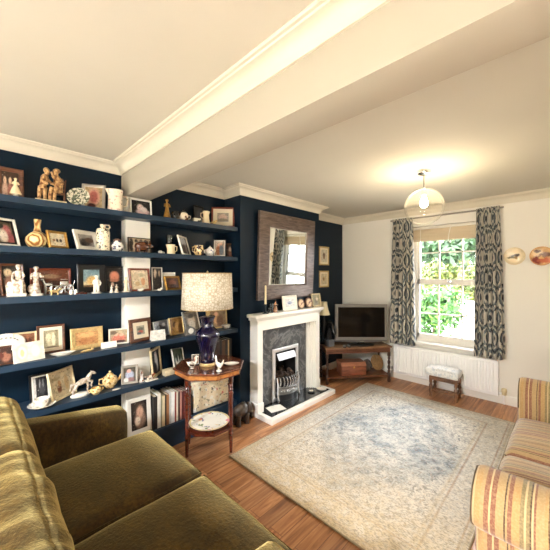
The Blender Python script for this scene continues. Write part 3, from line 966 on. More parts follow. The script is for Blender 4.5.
# little cream lady in front of the ornate frame
g = thing('figurine', 'little cream skirted lady figurine on a white foot before the ornate frame', 'figurine', on_shelf(15.5, 0.19, 1), R(90), 'ornaments on the shelves')
lady(MB(), 0.105, (0, 0, 0.018), wide=0.30).build('figure', PORCW, g)
m = MB(); m.lathe([(0, 0), (0.016, 0), (0.018, 0.004), (0.010, 0.014), (0.012, 0.02), (0, 0.021)], 14); m.build('base', PORC, g)

# storyteller group
g = thing('figurine', 'gilt brown figurine of a standing boy and a seated old man', 'figurine', on_shelf(51, 0.16, 1), R(84), 'ornaments on the shelves'); g.scale = (0.86, 0.95, 1.2)
b = MB(); b.box((0, 0, 0.006), (0.20, 0.10, 0.012), bev=0.004); b.build('base', PORCW, g)
b = MB()
# boy: two legs, torso leaning in, arms towards the man
for s in (-1, 1):
    b.tube([(-0.055 + 0.018 * s, 0.0, 0.012), (-0.056 + 0.017 * s, 0, 0.05), (-0.052 + 0.014 * s, 0, 0.085)], [0.011, 0.014, 0.017], 8)
    b.ell((-0.055 + 0.018 * s, -0.012, 0.016), (0.010, 0.020, 0.008), 8, 6)
b.tube([(-0.052, 0, 0.075), (-0.048, 0, 0.105), (-0.040, 0, 0.135), (-0.033, 0, 0.15), (-0.03, 0, 0.158)], [0.026, 0.024, 0.028, 0.02, 0.011], 10)
b.ell((-0.025, -0.004, 0.174), (0.018, 0.019, 0.022), 10, 8); b.ell((-0.029, 0.004, 0.183), (0.020, 0.020, 0.016), 10, 6)
b.tube([(-0.045, -0.026, 0.14), (-0.055, -0.034, 0.112), (-0.02, -0.045, 0.098)], [0.010, 0.009, 0.007], 7)
b.tube([(-0.022, 0.022, 0.14), (0.0, 0.01, 0.115), (0.022, -0.02, 0.105)], [0.010, 0.009, 0.007], 7)
b.build('boy_figure', BRONZE, g)
b = MB()
# old man seated, knees forward
b.tube([(0.05, 0.015, 0.07), (0.05, 0.012, 0.10), (0.045, 0.008, 0.135), (0.04, 0.0, 0.15), (0.036, -0.004, 0.16)], [0.030, 0.030, 0.031, 0.02, 0.011], 10)
b.ell((0.03, -0.012, 0.175), (0.018, 0.02, 0.022), 10, 8); b.ell((0.036, 0.0, 0.187), (0.026, 0.026, 0.014), 10, 6)
for s in (-1, 1):
    b.tube([(0.05 + 0.014 * s, 0.01, 0.072), (0.012 + 0.014 * s, -0.03, 0.075), (0.006 + 0.014 * s, -0.036, 0.04), (0.004 + 0.014 * s, -0.038, 0.014)], [0.018, 0.016, 0.012, 0.011], 8)
b.tube([(0.07, 0.0, 0.14), (0.075, -0.03, 0.115), (0.045, -0.05, 0.108)], [0.011, 0.010, 0.008], 7)
b.tube([(0.022, -0.01, 0.142), (0.008, -0.03, 0.15), (0.0, -0.035, 0.172)], [0.010, 0.009, 0.007], 7)
b.build('old_man_figure', BRONZE, g)
b = MB(); b.lo((0.025, -0.01, 0.055), (0.092, 0.04, 0.066), bev=0.003)
for x, y in ((0.03, -0.006), (0.088, -0.006), (0.03, 0.036), (0.088, 0.036)):
    b.tube([(x, y, 0.012), (x, y, 0.06)], 0.005, 6)
b.tube([(0.088, 0.036, 0.06), (0.100, 0.038, 0.15)], 0.005, 6); b.tube([(0.03, 0.036, 0.06), (0.034, 0.038, 0.15)], 0.005, 6)
for z in (0.09, 0.115, 0.14):
    b.tube([(0.034, 0.038, z), (0.097, 0.038, z)], 0.004, 6)
b.build('chair', BRWOOD, g)


def plate_mat(name, base, blobs):
    return picture_mat(name, base, blobs, 0.10, 0.2)


def plate(m, r, n=32, deep=0.12):
    return m.lathe([(0, 0), (r * 0.55, 0), (r * 0.62, r * 0.03), (r * 0.97, r * deep), (r, r * (deep + 0.03)), (r * 0.95, r * (deep + 0.03)), (r * 0.62, r * 0.07), (r * 0.5, r * 0.045), (0, r * 0.045)], n)


def speckle(name, base, spots, scale=40, rough=0.2):
    """glazed pottery with small painted motifs; spots = [(threshold, rgb, scale)]"""
    k = NT(name)
    P = k.coords('Object')
    c = lin(base)
    for i, (th, rgb, sc) in enumerate(spots):
        v = k.vmath('ADD', P, (i * 3.1, i * 1.7, i * 0.9)).outputs[0]
        f = k.maprange(k.noise(v, sc, 2.0, 0.5), th, th + 0.05)
        c = k.mix(f, c, lin(rgb))
    k.link(c, k.b.inputs['Base Color'])
    k.b.inputs['Roughness'].default_value = rough
    k.b.inputs['Coat Weight'].default_value = 0.3
    return k.m


o = MB(); plate(o, 0.072); o.xform(T(0, 0.0, 0.069) @ RX(R(68)) )
tag(o.build('plate', speckle('leafy_plate_glaze', (222, 218, 198), [(0.48, (106, 116, 96), 60), (0.57, (60, 66, 66), 75)])), 'round grey green patterned plate leaning beside the silver portrait frame', 'plate', on_shelf(78.5, 0.165, 1), R(68), 'ornaments on the shelves')


def jug(root, prof, n, handle, mat, spout=None, hmat=None):
    m = MB(); m.lathe(prof, n)
    if spout:
        zt = prof[-3][1] if False else max(p[1] for p in prof)
        for v in m.bm.verts:
            if v.co.z > zt - spout[1]:
                a = math.atan2(v.co.y, v.co.x)
                dlt = abs((a - spout[0] + PI) % (2 * PI) - PI)
                if dlt < 0.7:
                    f = (1 - dlt / 0.7) * (v.co.z - (zt - spout[1])) / spout[1]
                    v.co.x += math.cos(spout[0]) * spout[2] * f; v.co.y += math.sin(spout[0]) * spout[2] * f
    m.build('body', mat, root)
    m = MB(); m.tube(handle[0], handle[1], 8); m.build('handle', hmat or mat, root)


BIRD = speckle('bird_jug_glaze', (240, 226, 206), [(0.67, (190, 84, 72), 22), (0.62, (206, 170, 156), 40), (0.66, (130, 120, 96), 60)])
g = thing('jug', 'tall white jug painted with a red bird', 'jug', on_shelf(115.5, 0.165, 1), R(100), 'ornaments on the shelves')
jug(g, [(0, 0), (0.056, 0), (0.058, 0.004), (0.053, 0.06), (0.050, 0.12), (0.055, 0.165), (0.052, 0.165), (0.047, 0.12), (0.05, 0.06), (0.05, 0.01), (0, 0.01)], 24,
    ([(0.05, 0, 0.13), (0.085, 0, 0.135), (0.098, 0, 0.10), (0.085, 0, 0.06), (0.052, 0, 0.045)], 0.0075), BIRD, (PI, 0.05, 0.025))

g = thing('figurine', 'slim gilt figurine of a robed woman on a dark foot', 'figurine', on_shelf(167, 0.15, 1), R(80), 'ornaments on the shelves')
lady(MB(), 0.165, (0, 0, 0.012), wide=0.19, arms=((0.06, -0.14, 0.62), (-0.07, -0.13, 0.56))).build('figure', GOLD, g)
m = MB(); m.lathe([(0, 0), (0.045, 0), (0.045, 0.006), (0.036, 0.012), (0, 0.013)], 18); m.build('base', DARK, g)

g = thing('mug', 'small black mug with a handle next to the gilt woman', 'mug', on_shelf(175.5, 0.15, 1), R(60), 'ornaments on the shelves')
jug(g, [(0, 0), (0.026, 0), (0.033, 0.01), (0.033, 0.075), (0.030, 0.08), (0.029, 0.075), (0.028, 0.01), (0, 0.008)], 18, ([(-0.03, 0, 0.06), (-0.05, 0, 0.055), (-0.05, 0, 0.03), (-0.03, 0, 0.02)], 0.005), speckle('black_mug_glaze', (24, 22, 22), [(0.6, (120, 96, 60), 30)]))
g = thing('teapot', 'round brown and white piebald pot with a black lid', 'pot', on_shelf(183.5, 0.15, 1), R(80), 'ornaments on the shelves')
jug(g, [(0, 0), (0.028, 0), (0.042, 0.02), (0.046, 0.045), (0.038, 0.07), (0.024, 0.08), (0, 0.08)], 20, ([(0.04, 0, 0.06), (0.065, 0, 0.055), (0.062, 0, 0.03), (0.042, 0, 0.025)], 0.005), speckle('piebald_glaze', (236, 222, 200), [(0.52, (110, 64, 40), 22)]))
m = MB(); m.lathe([(0, 0.08), (0.025, 0.08), (0.022, 0.09), (0.008, 0.098), (0.008, 0.108), (0, 0.11)], 16); m.build('lid', BLKF, g)
g = thing('trinket_box', 'low black and white trinket box beside the cream candle', 'box', on_shelf(196.5, 0.16, 1), R(84), 'ornaments on the shelves')
m = MB(); m.box((0, 0, 0.022), (0.075, 0.05, 0.044), bev=0.006); m.build('body', speckle('two_tone_glaze', (238, 232, 214), [(0.55, (22, 20, 20), 16)]), g)
m = MB(); m.box((0, 0, 0.049), (0.079, 0.054, 0.010), bev=0.004); m.build('lid', BLKF, g)
g = thing('jug', 'slender cream jug just before the mahogany landscape', 'jug', on_shelf(206, 0.16, 1), R(84), 'ornaments on the shelves')
jug(g, [(0, 0), (0.038, 0), (0.040, 0.008), (0.032, 0.05), (0.028, 0.09), (0.032, 0.125), (0.029, 0.125), (0.025, 0.09), (0.028, 0.05), (0, 0.01)], 20, ([(-0.028, 0, 0.11), (-0.055, 0, 0.10), (-0.055, 0, 0.07), (-0.032, 0, 0.05)], 0.005), PORCW, (0, 0.03, 0.012))
g = thing('ornament_bird', 'tiny gilt bird ornament before the mahogany landscape', 'ornament', on_shelf(214.5, 0.205, 1), R(84), 'ornaments on the shelves')
m = MB(); m.ell((0, 0, 0.024), (0.024, 0.013, 0.015), rot=RY(R(-20))); m.ell((0.020, 0, 0.04), (0.010, 0.009, 0.010)); m.tube([(0.028, 0, 0.04), (0.037, 0, 0.038)], [0.003, 0.001], 6); m.tube([(-0.02, 0, 0.02), (-0.045, 0, 0.012)], [0.008, 0.004], 6); m.build('body', GOLDP, g)
m = MB(); m.lathe([(0, 0), (0.018, 0), (0.016, 0.008), (0, 0.012)], 12); m.build('base', GOLDP, g)

# second shelf
GJUG = NT('ribbed_gilt_glaze')
_w = GJUG.new('ShaderNodeTexWave'); _w.inputs['Scale'].default_value = 16.0; _w.inputs['Distortion'].default_value = 6.0; _w.inputs['Detail'].default_value = 2.0
GJUG.link(GJUG.coords('Object', scale=(1, 1, 0.4)), _w.inputs['Vector'])
GJUG.link(GJUG.ramp(_w.outputs['Fac'], [(0.1, lin((150, 96, 40))), (0.45, lin((214, 164, 92))), (0.75, lin((242, 216, 160)))]), GJUG.b.inputs['Base Color'])
GJUG.b.inputs['Roughness'].default_value = 0.3
g = thing('jug', 'round bellied gilt and cream jug with a narrow neck', 'jug', on_shelf(37.5, 0.135, 2), R(150), 'ornaments on the shelves')
jug(g, [(0, 0), (0.042, 0), (0.058, 0.02), (0.066, 0.045), (0.062, 0.070), (0.044, 0.094), (0.022, 0.110), (0.016, 0.14), (0.021, 0.190), (0.018, 0.190), (0.013, 0.14), (0.015, 0.11), (0, 0.10)], 28,
    ([(0.022, 0, 0.160), (0.034, 0, 0.152), (0.040, 0, 0.125), (0.040, 0, 0.095)], 0.0045), GJUG.m, (PI, 0.014, 0.016))
g = thing('bottle', 'tall white stoneware bottle with black printed scene and ring handle', 'bottle', on_shelf(103, 0.165, 2), R(90), 'ornaments on the shelves')
jug(g, [(0, 0), (0.044, 0), (0.047, 0.005), (0.047, 0.14), (0.040, 0.165), (0.020, 0.172), (0.018, 0.188), (0.021, 0.192), (0.021, 0.20), (0, 0.20)], 24,
    ([(0.018, 0, 0.196), (0.04, 0, 0.20), (0.048, 0, 0.184), (0.038, 0, 0.168), (0.022, 0, 0.172)], 0.006), speckle('transfer_print_glaze', (240, 228, 200), [(0.60, (52, 48, 46), 44), (0.60, (90, 86, 78), 80)]))
g = thing('ginger_jar', 'small round white jar with dark blue flowers', 'jar', on_shelf(117, 0.165, 2), R(90), 'ornaments on the shelves')
m = MB(); m.lathe([(0, 0), (0.028, 0), (0.044, 0.018), (0.048, 0.04), (0.042, 0.064), (0.026, 0.078), (0.024, 0.084), (0, 0.084)], 22); m.build('body', speckle('blue_flower_glaze', (240, 236, 230), [(0.54, (54, 52, 84), 42)]), g)
m = MB(); m.lathe([(0, 0.084), (0.027, 0.084), (0.027, 0.092), (0.012, 0.102), (0, 0.104)], 16); m.build('lid', BRWOOD, g)
g = thing('money_box', 'brown glazed pottery pig in front of the wide group photograph', 'ornament', on_shelf(142, 0.19, 2), R(95), 'ornaments on the shelves')
m = MB(); m.ell((0, 0, 0.052), (0.060, 0.042, 0.042), 16, 10); m.ell((0.058, 0, 0.06), (0.026, 0.026, 0.026)); m.tube([(0.075, 0, 0.055), (0.092, 0, 0.052)], [0.014, 0.012], 10)
for s in (-1, 1):
    m.prism([(0.05, 0.078), (0.066, 0.078), (0.056, 0.10)], s * 0.018 - 0.003, s * 0.018 + 0.003, 'Y')
m.build('body', BROWNP, g)
for x in (-0.035, 0.035):
    for y in (-0.02, 0.02):
        m = MB(); m.tube([(x, y, 0.0), (x, y, 0.03)], [0.010, 0.012], 8); m.build('leg', BROWNP, g)
g = thing('ornament_shell', 'tiny white shell ornament beside the cream jug with a glass', 'ornament', on_shelf(161.5, 0.17, 2), R(90), 'ornaments on the shelves')
m = MB(); m.ell((-0.01, 0, 0.014), (0.020, 0.016, 0.014)); m.build('shell', PORC, g)
m = MB(); m.ell((0.014, 0.0, 0.010), (0.016, 0.014, 0.010)); m.build('small_shell', GREYF, g)
g = thing('jug', 'squat cream jug below the tall clear glass', 'jug', on_shelf(171, 0.17, 2), R(90), 'ornaments on the shelves')
jug(g, [(0, 0), (0.034, 0), (0.036, 0.005), (0.033, 0.04), (0.036, 0.085), (0.033, 0.085), (0.030, 0.04), (0, 0.008)], 20, ([(0.032, 0, 0.075), (0.056, 0, 0.07), (0.054, 0, 0.035), (0.034, 0, 0.02)], 0.005), PORCW, (PI, 0.02, 0.012))
g = MB(); g.lathe([(0, 0), (0.028, 0), (0.030, 0.003), (0.006, 0.010), (0.005, 0.06), (0.012, 0.075), (0.026, 0.10), (0.030, 0.15), (0.027, 0.175), (0.0255, 0.175), (0.028, 0.15), (0.024, 0.10), (0, 0.08)], 20)
tag(g.build('wine_glass', CLEAR), 'tall clear stemmed glass standing behind the squat cream jug', 'glass', on_shelf(169.5, 0.10, 2), R(90), 'ornaments on the shelves')
g = thing('toby_jug', 'dark gilt and cream character jug beside the narrow white frame', 'jug', on_shelf(199, 0.16, 2), R(90), 'ornaments on the shelves')
jug(g, [(0, 0), (0.032, 0), (0.042, 0.02), (0.046, 0.05), (0.040, 0.075), (0.044, 0.098), (0.040, 0.098), (0.036, 0.075), (0, 0.06)], 20, ([(-0.04, 0, 0.085), (-0.068, 0, 0.08), (-0.066, 0, 0.04), (-0.044, 0, 0.03)], 0.006), speckle('toby_glaze', (226, 196, 140), [(0.50, (60, 36, 24), 26), (0.60, (236, 220, 190), 40)]))
g = thing('teapot', 'small white pot with blue flowers beside the character jug', 'pot', on_shelf(210, 0.165, 2), R(90), 'ornaments on the shelves')
jug(g, [(0, 0), (0.026, 0), (0.042, 0.02), (0.045, 0.042), (0.036, 0.068), (0.022, 0.078), (0, 0.078)], 20, ([(-0.04, 0, 0.06), (-0.062, 0, 0.055), (-0.06, 0, 0.03), (-0.04, 0, 0.022)], 0.005), speckle('blue_sprig_glaze', (240, 236, 232), [(0.58, (70, 86, 140), 36)]))
m = MB(); m.lathe([(0, 0.078), (0.022, 0.078), (0.016, 0.088), (0.006, 0.092), (0.006, 0.10), (0, 0.102)], 14); m.build('lid', PORC, g)
m = MB(); m.tube([(0.038, 0, 0.035), (0.058, 0, 0.05), (0.066, 0, 0.068)], [0.010, 0.007, 0.005], 8); m.build('spout', PORC, g)

# third shelf
g = thing('figurine', 'white porcelain seated lady in wide skirts on a white plinth', 'figurine', on_shelf(17.5, 0.16, 3), R(80), 'ornaments on the shelves')
m = MB(); lady(m, 0.185, (0.004, 0, 0.02), wide=0.20, seated=True, arms=((0.16, -0.2, 0.58), (-0.14, -0.22, 0.5)))
m.lathe([(0, 0), (0.042, 0), (0.046, 0.05), (0.034, 0.075), (0, 0.08)], 14, (-0.008, -0.008, 0.02), sx=1.1)
m.build('figure', PORCP, g)
m = MB(); m.box((0, -0.005, 0.010), (0.095, 0.085, 0.02), bev=0.004); m.build('base', PORC, g)
g = thing('figurine', 'white porcelain standing lady beside the reddish plaque', 'figurine', on_shelf(36, 0.165, 3), R(84), 'ornaments on the shelves')
m = MB(); lady(m, 0.18, (0, 0, 0.014), wide=0.15, arms=((0.20, -0.04, 0.62), (-0.14, -0.14, 0.55))); m.ell((-0.022, 0, 0.045), (0.022, 0.024, 0.032)); m.build('figure', PORCP, g)
m = MB(); m.lathe([(0, 0), (0.042, 0), (0.042, 0.008), (0.036, 0.015), (0, 0.016)], 18, sy=0.7); m.build('base', PORC, g)
# silver carriage
g = thing('carriage_ornament', 'silver horse drawn carriage ornament before the reddish plaque', 'ornament', on_shelf(59, 0.115, 3), R(90), 'ornaments on the shelves'); g.scale = (0.95, 0.95, 1.25)
m = MB(); m.box((0.03, 0, 0.062), (0.055, 0.03, 0.028), bev=0.008); m.box((0.03, 0, 0.046), (0.085, 0.026, 0.006), bev=0.002)
m.box((0.03, 0, 0.083), (0.045, 0.028, 0.004), bev=0.001); m.tube([(0.065, 0, 0.045), (0.09, 0, 0.05), (0.10, 0, 0.075)], 0.003, 6)
m.build('coach', SILVER, g)
for x, r in ((-0.005, 0.022), (0.06, 0.027)):
    for y in (-0.02, 0.02):
        w = MB(); w.tube([(x + r * math.cos(a), y, r + 0.002 + r * math.sin(a)) for a in [2 * PI * i / 16 for i in range(16)]], 0.0025, 6, True)
        for i in range(6):
            w.tube([(x, y, r + 0.002), (x + r * math.cos(i * PI / 3), y, r + 0.002 + r * math.sin(i * PI / 3))], 0.0015, 5)
        w.build('wheel', SILVER, g)
m = MB()
for y in (-0.012, 0.012):
    m.ell((-0.065, y, 0.055), (0.026, 0.009, 0.013)); m.tube([(-0.085, y, 0.06), (-0.096, y, 0.082)], [0.008, 0.006], 7); m.ell((-0.102, y, 0.084), (0.012, 0.006, 0.007))
    for x in (-0.085, -0.078, -0.052, -0.046):
        m.tube([(x, y, 0.05), (x - 0.003, y, 0.0)], [0.005, 0.003], 6)
m.tube([(-0.04, 0, 0.05), (0.0, 0, 0.046)], 0.002, 6)
m.build('horses', SILVER, g)


def critter(root, L, mat, head=1.0, tail=True):
    m = MB()
    m.ell((0, 0, L * 0.42), (L * 0.36, L * 0.15, L * 0.16)); m.tube([(L * 0.28, 0, L * 0.46), (L * 0.42, 0, L * 0.60)], [L * 0.12, L * 0.09], 8)
    m.ell((L * 0.50, 0, L * 0.62), (L * 0.15, L * 0.09 * head, L * 0.10 * head))
    for x in (-0.26, 0.26):
        for y in (-0.09, 0.09):
            m.tube([(x * L, y * L, L * 0.36), (x * L + 0.03 * L, y * L, L * 0.16), (x * L, y * L, 0.001)], [L * 0.08, L * 0.05, L * 0.045], 7)
    if tail:
        m.tube([(-0.34 * L, 0, 0.48 * L), (-0.5 * L, 0, 0.55 * L), (-0.56 * L, 0, 0.40 * L)], [L * 0.05, L * 0.04, L * 0.025], 6)
    return m.build('body', mat, root)


g = thing('dog_ornament', 'little gilt dog ornament below the silver carriage', 'ornament', on_shelf(54.5, 0.21, 3), R(90), 'ornaments on the shelves')
critter(g, 0.065, GOLDP)
for u, lb in ((71, 'tiny white salt pot with a silver top beside the seascape'), (75.5, 'tiny white pepper pot nearer the seascape than its twin')):
    g = thing('cruet', lb, 'ornament', on_shelf(u, 0.20, 3), R(90), 'tiny pots on the middle shelf')
    m = MB(); m.lathe([(0, 0), (0.010, 0), (0.012, 0.012), (0.008, 0.026), (0, 0.026)], 12); m.build('body', PORC, g)
    m = MB(); m.lathe([(0, 0.026), (0.009, 0.026), (0.008, 0.034), (0, 0.037)], 12); m.build('top', SILVER, g)
g = thing('pen_tray', 'small dark wooden tray with a silver dish in it below the seascape', 'tray', on_shelf(81, 0.20, 3), R(90), 'ornaments on the shelves')
m = MB(); m.box((0, 0, 0.005), (0.07, 0.04, 0.010), bev=0.003); m.build('tray', DKWOOD, g)
m = MB(); m.lathe([(0, 0.010), (0.014, 0.010), (0.018, 0.018), (0.016, 0.018), (0, 0.013)], 14); m.build('dish', SILVER, g)
g = thing('figurine', 'white porcelain boy standing on a white foot before the seascape', 'figurine', on_shelf(96.5, 0.165, 3), R(90), 'ornaments on the shelves')
m = MB()
for s in (-1, 1):
    m.tube([(0.011 * s, 0, 0.01), (0.010 * s, 0, 0.035), (0.008 * s, 0, 0.06)], [0.009, 0.010, 0.013], 8)
m.tube([(0, 0, 0.055), (0, 0, 0.08), (0, 0, 0.10), (0, 0, 0.106)], [0.018, 0.019, 0.016, 0.008], 9); m.ell((0, 0, 0.118), (0.012, 0.012, 0.014)); m.ell((0, 0.002, 0.127), (0.015, 0.015, 0.007))
m.tube([(0.017, 0, 0.096), (0.026, -0.008, 0.075), (0.018, -0.02, 0.06)], [0.007, 0.006, 0.005], 6); m.tube([(-0.017, 0, 0.096), (-0.026, -0.008, 0.075), (-0.018, -0.02, 0.066)], [0.007, 0.006, 0.005], 6)
m.build('figure', PORC, g)
m = MB(); m.lathe([(0, 0), (0.034, 0), (0.034, 0.006), (0.026, 0.011), (0, 0.012)], 16); m.build('base', PORC, g)
for u, lb, h in ((111.5, 'tiny white porcelain lady before the peach faced portrait', 0.055), (116.5, 'tiny cream porcelain lady beside the tiny white one', 0.062)):
    g = thing('figurine', lb, 'figurine', on_shelf(u, 0.19, 3), R(90), 'ornaments on the shelves')
    lady(MB(), h, (0, 0, 0.003), wide=0.24).build('figure', PORC if u < 113 else PORCP, g)
    m = MB(); m.lathe([(0, 0), (0.015, 0), (0.014, 0.004), (0, 0.005)], 12); m.build('base', PORC, g)
g = thing('figurine', 'tan robed figurine on a white foot at the edge of the pier', 'figurine', on_shelf(126, 0.185, 3), R(90), 'ornaments on the shelves')
lady(MB(), 0.11, (0, 0, 0.01), wide=0.16).build('figure', PORCW, g)
m = MB(); m.box((0, 0, 0.005), (0.05, 0.035, 0.010), bev=0.003); m.build('base', PORC, g)
for u, lb, sz in ((140.5, 'tiny white duck ornament before the red brown framed print', 0.024), (159.5, 'tiny white mouse ornament before the dark upright photograph', 0.02)):
    g = thing('ornament_duck' if u < 150 else 'ornament_mouse', lb, 'ornament', on_shelf(u, 0.21, 3), R(90), 'ornaments on the shelves')
    m = MB(); m.ell((0, 0, sz * 0.5), (sz, sz * 0.6, sz * 0.5)); m.ell((sz * 0.8, 0, sz), (sz * 0.4, sz * 0.35, sz * 0.4)); m.tube([(sz * 1.1, 0, sz), (sz * 1.5, 0, sz * 0.9)], [sz * 0.2, sz * 0.08], 6); m.build('body', PORC, g)

# fourth shelf
g = thing('oval_plaque', 'white oval plaque with faint dark lettering strokes at the sofa end', 'plaque', (0.045, SY(6, 0.045), SZ[4]), R(90), 'ornaments on the shelves')
m = MB(); m.lathe([(0, 0), (0.098, 0), (0.10, 0.004), (0.094, 0.009), (0, 0.010)], 32, sy=0.62); m.xform(T(0, 0, 0.108) @ RX(R(80)))
m.build('plaque', picture_mat('plaque_print', (240, 236, 226), [], 0.05), g)
m = MB(); m.box((0, 0.015, 0.02), (0.10, 0.06, 0.04), bev=0.004); m.build('stand', BRWOOD, g)
m = MB()
for i in range(7):
    a = R(150 - 20 * i)
    m.box((0.066 * math.cos(a), -0.012 - 0.0005, 0.103 + 0.04 * math.sin(a)), (0.012, 0.002, 0.006), rot=RY(-(a - PI / 2) * 0.6))
m.xform(T(0, 0.004, 0)).build('lettering', pm('grey_print', (96, 92, 90), 0.7), g)
g = MB(); g.lathe([(0, 0), (0.035, 0), (0.06, 0.018), (0.064, 0.020), (0.058, 0.018), (0.032, 0.006), (0, 0.006)], 24, sx=1.2, sy=0.6)
tag(g.build('trinket_dish', PORC), 'shallow white leaf shaped dish in front of the walnut wedding frame', 'dish', (0.19, SY(63, 0.19), SZ[4]), R(90), 'ornaments on the shelves')
g = thing('ornament_cherub', 'tiny gilt reclining cherub under the carved gilt frame', 'ornament', (0.205, SY(88, 0.205), SZ[4]), R(90), 'ornaments on the shelves')
m = MB(); m.ell((0, 0, 0.012), (0.03, 0.012, 0.010)); m.ell((0.028, 0, 0.02), (0.010, 0.009, 0.010)); m.tube([(-0.02, 0, 0.012), (-0.045, 0, 0.006)], [0.008, 0.005], 6); m.build('body', GOLDP, g)
g = thing('mantel_clock', 'squat rounded grey carriage clock beside the sepia portrait', 'clock', (0.175, SY(190, 0.175), SZ[4]), R(84), 'ornaments on the shelves')
m = MB(); m.prism([(-0.048, 0), (0.048, 0), (0.048, 0.035), (0.036, 0.062), (0.014, 0.074), (-0.014, 0.074), (-0.036, 0.062), (-0.048, 0.035)], -0.02, 0.02, 'Y'); m.build('case', pm('grey_stone', (110, 106, 100), 0.5, var=0.5, vscale=60), g)
m = MB(); m.lathe([(0, 0), (0.024, 0), (0.026, 0.004), (0, 0.005)], 20, (0, -0.019, 0.038), RX(R(90))); m.build('dial', PORC, g)
g = thing('trinket_box', 'small silver box at the chimney end of the landscape frame shelf', 'box', (0.185, SY(226, 0.185), SZ[4]), R(90), 'ornaments on the shelves')
m = MB(); m.box((0, 0, 0.018), (0.075, 0.05, 0.036), bev=0.005); m.build('body', SILVER, g)
m = MB(); m.box((0, 0, 0.042), (0.078, 0.053, 0.010), bev=0.004); m.build('lid', GREYF, g)

# fifth shelf
TEA = speckle('rose_tea_glaze', (240, 234, 222), [(0.64, (150, 110, 104), 46), (0.66, (90, 110, 90), 70)])
px, py = 0.185, SY(42, 0.185)
tag(plate(MB(), 0.078, 28, 0.22).build('saucer', TEA), 'white china saucer under the teacup', 'saucer', (px, py, SZ[5]), R(90), 'ornaments on the shelves')
g = thing('teacup', 'white china teacup with a dark sprig on its saucer', 'cup', (px, py, SZ[5] + 0.0045), R(110), 'ornaments on the shelves')
jug(g, [(0, 0), (0.022, 0), (0.024, 0.005), (0.034, 0.02), (0.042, 0.052), (0.040, 0.052), (0.032, 0.02), (0.02, 0.008), (0, 0.008)], 24, ([(-0.036, 0, 0.042), (-0.058, 0, 0.042), (-0.056, 0, 0.02), (-0.032, 0, 0.016)], 0.004), TEA)
g = thing('horse_ornament', 'cream prancing horse figurine on a white oval base', 'figurine', (0.155, SY(82, 0.155), SZ[5]), R(95), 'ornaments on the shelves')
m = MB()
m.ell((0, 0, 0.098), (0.045, 0.019, 0.021), rot=RY(R(-18))); m.tube([(0.034, 0, 0.108), (0.050, 0, 0.134), (0.060, 0, 0.150)], [0.018, 0.014, 0.010], 9)
m.ell((0.074, 0, 0.147), (0.022, 0.009, 0.010), rot=RY(R(30))); m.prism([(0.056, 0.155), (0.062, 0.155), (0.058, 0.168)], -0.004, 0.004, 'Y')
m.tube([(0.03, 0.008, 0.095), (0.044, 0.008, 0.062), (0.038, 0.008, 0.036), (0.04, 0.008, 0.022)], [0.011, 0.008, 0.006, 0.005], 7)
m.tube([(0.032, -0.008, 0.098), (0.064, -0.008, 0.088), (0.058, -0.008, 0.06), (0.062, -0.008, 0.05)], [0.011, 0.008, 0.006, 0.005], 7)
for y in (-0.010, 0.010):
    m.tube([(-0.034, y, 0.088), (-0.046, y, 0.058), (-0.060, y, 0.044), (-0.052, y, 0.022)], [0.014, 0.009, 0.006, 0.005], 7)
m.tube([(-0.042, 0, 0.094), (-0.066, 0, 0.09), (-0.076, 0, 0.05)], [0.006, 0.009, 0.003], 7)
m.build('body', PORCP, g)
m = MB(); m.lathe([(0, 0), (0.045, 0), (0.048, 0.01), (0.036, 0.022), (0, 0.026)], 18, (-0.01, 0, 0), sx=1.35, sy=0.8); m.build('base', PORC, g)
GILTPOT = speckle('gilt_floral_glaze', (222, 186, 120), [(0.5, (240, 216, 164), 34), (0.58, (140, 90, 44), 46)])
g = thing('sugar_bowl', 'small gilt china sugar bowl between the horse and the teapot', 'bowl', (0.20, SY(96, 0.20), SZ[5]), R(90), 'ornaments on the shelves'); g.scale = (0.82,) * 3
m = MB(); m.lathe([(0, 0), (0.026, 0), (0.028, 0.006), (0.044, 0.022), (0.046, 0.04), (0.038, 0.056), (0.034, 0.056), (0.04, 0.04), (0, 0.014)], 20); m.build('body', GILTPOT, g)
for s in (-1, 1):
    m = MB(); m.tube([(s * 0.042, 0, 0.048), (s * 0.058, 0, 0.046), (s * 0.056, 0, 0.03), (s * 0.044, 0, 0.026)], 0.004, 7); m.build('handle', GILTPOT, g)
g = thing('teapot', 'gilt and cream china teapot on the shelf above the sofa arm', 'teapot', (0.13, SY(110, 0.13), SZ[5]), R(90), 'ornaments on the shelves'); g.scale = (0.82, 0.82, 0.9)
jug(g, [(0, 0), (0.036, 0), (0.040, 0.008), (0.062, 0.035), (0.066, 0.062), (0.054, 0.092), (0.030, 0.106), (0, 0.106)], 24, ([(-0.056, 0, 0.085), (-0.092, 0, 0.085), (-0.094, 0, 0.045), (-0.062, 0, 0.034)], 0.007), GILTPOT)
m = MB(); m.lathe([(0, 0.104), (0.033, 0.104), (0.026, 0.118), (0.008, 0.126), (0.011, 0.138), (0, 0.144)], 18); m.build('lid', GILTPOT, g)
m = MB(); m.tube([(0.055, 0, 0.045), (0.085, 0, 0.06), (0.098, 0, 0.095)], [0.016, 0.011, 0.007], 9); m.build('spout', GILTPOT, g)
g = MB(); g.lathe([(0, 0), (0.022, 0), (0.024, 0.004), (0, 0.006)], 14, sx=1.3, sy=0.5)
tag(g.build('trinket_dish', PORC), 'tiny flat white dish in front of the gilt teapot', 'dish', (0.215, SY(116.5, 0.215), SZ[5]), R(90), 'ornaments on the shelves')
g = thing('figurine', 'small brown and white child figurine by the blue baby photograph', 'figurine', (0.18, SY(141.5, 0.18), SZ[5]), R(90), 'ornaments on the shelves')
lady(MB(), 0.085, (0, 0, 0.004), wide=0.22).build('figure', speckle('brown_white_glaze', (236, 226, 214), [(0.5, (130, 80, 60), 30)]), g)
m = MB(); m.lathe([(0, 0), (0.022, 0), (0.02, 0.005), (0, 0.006)], 14); m.build('base', PORC, g)
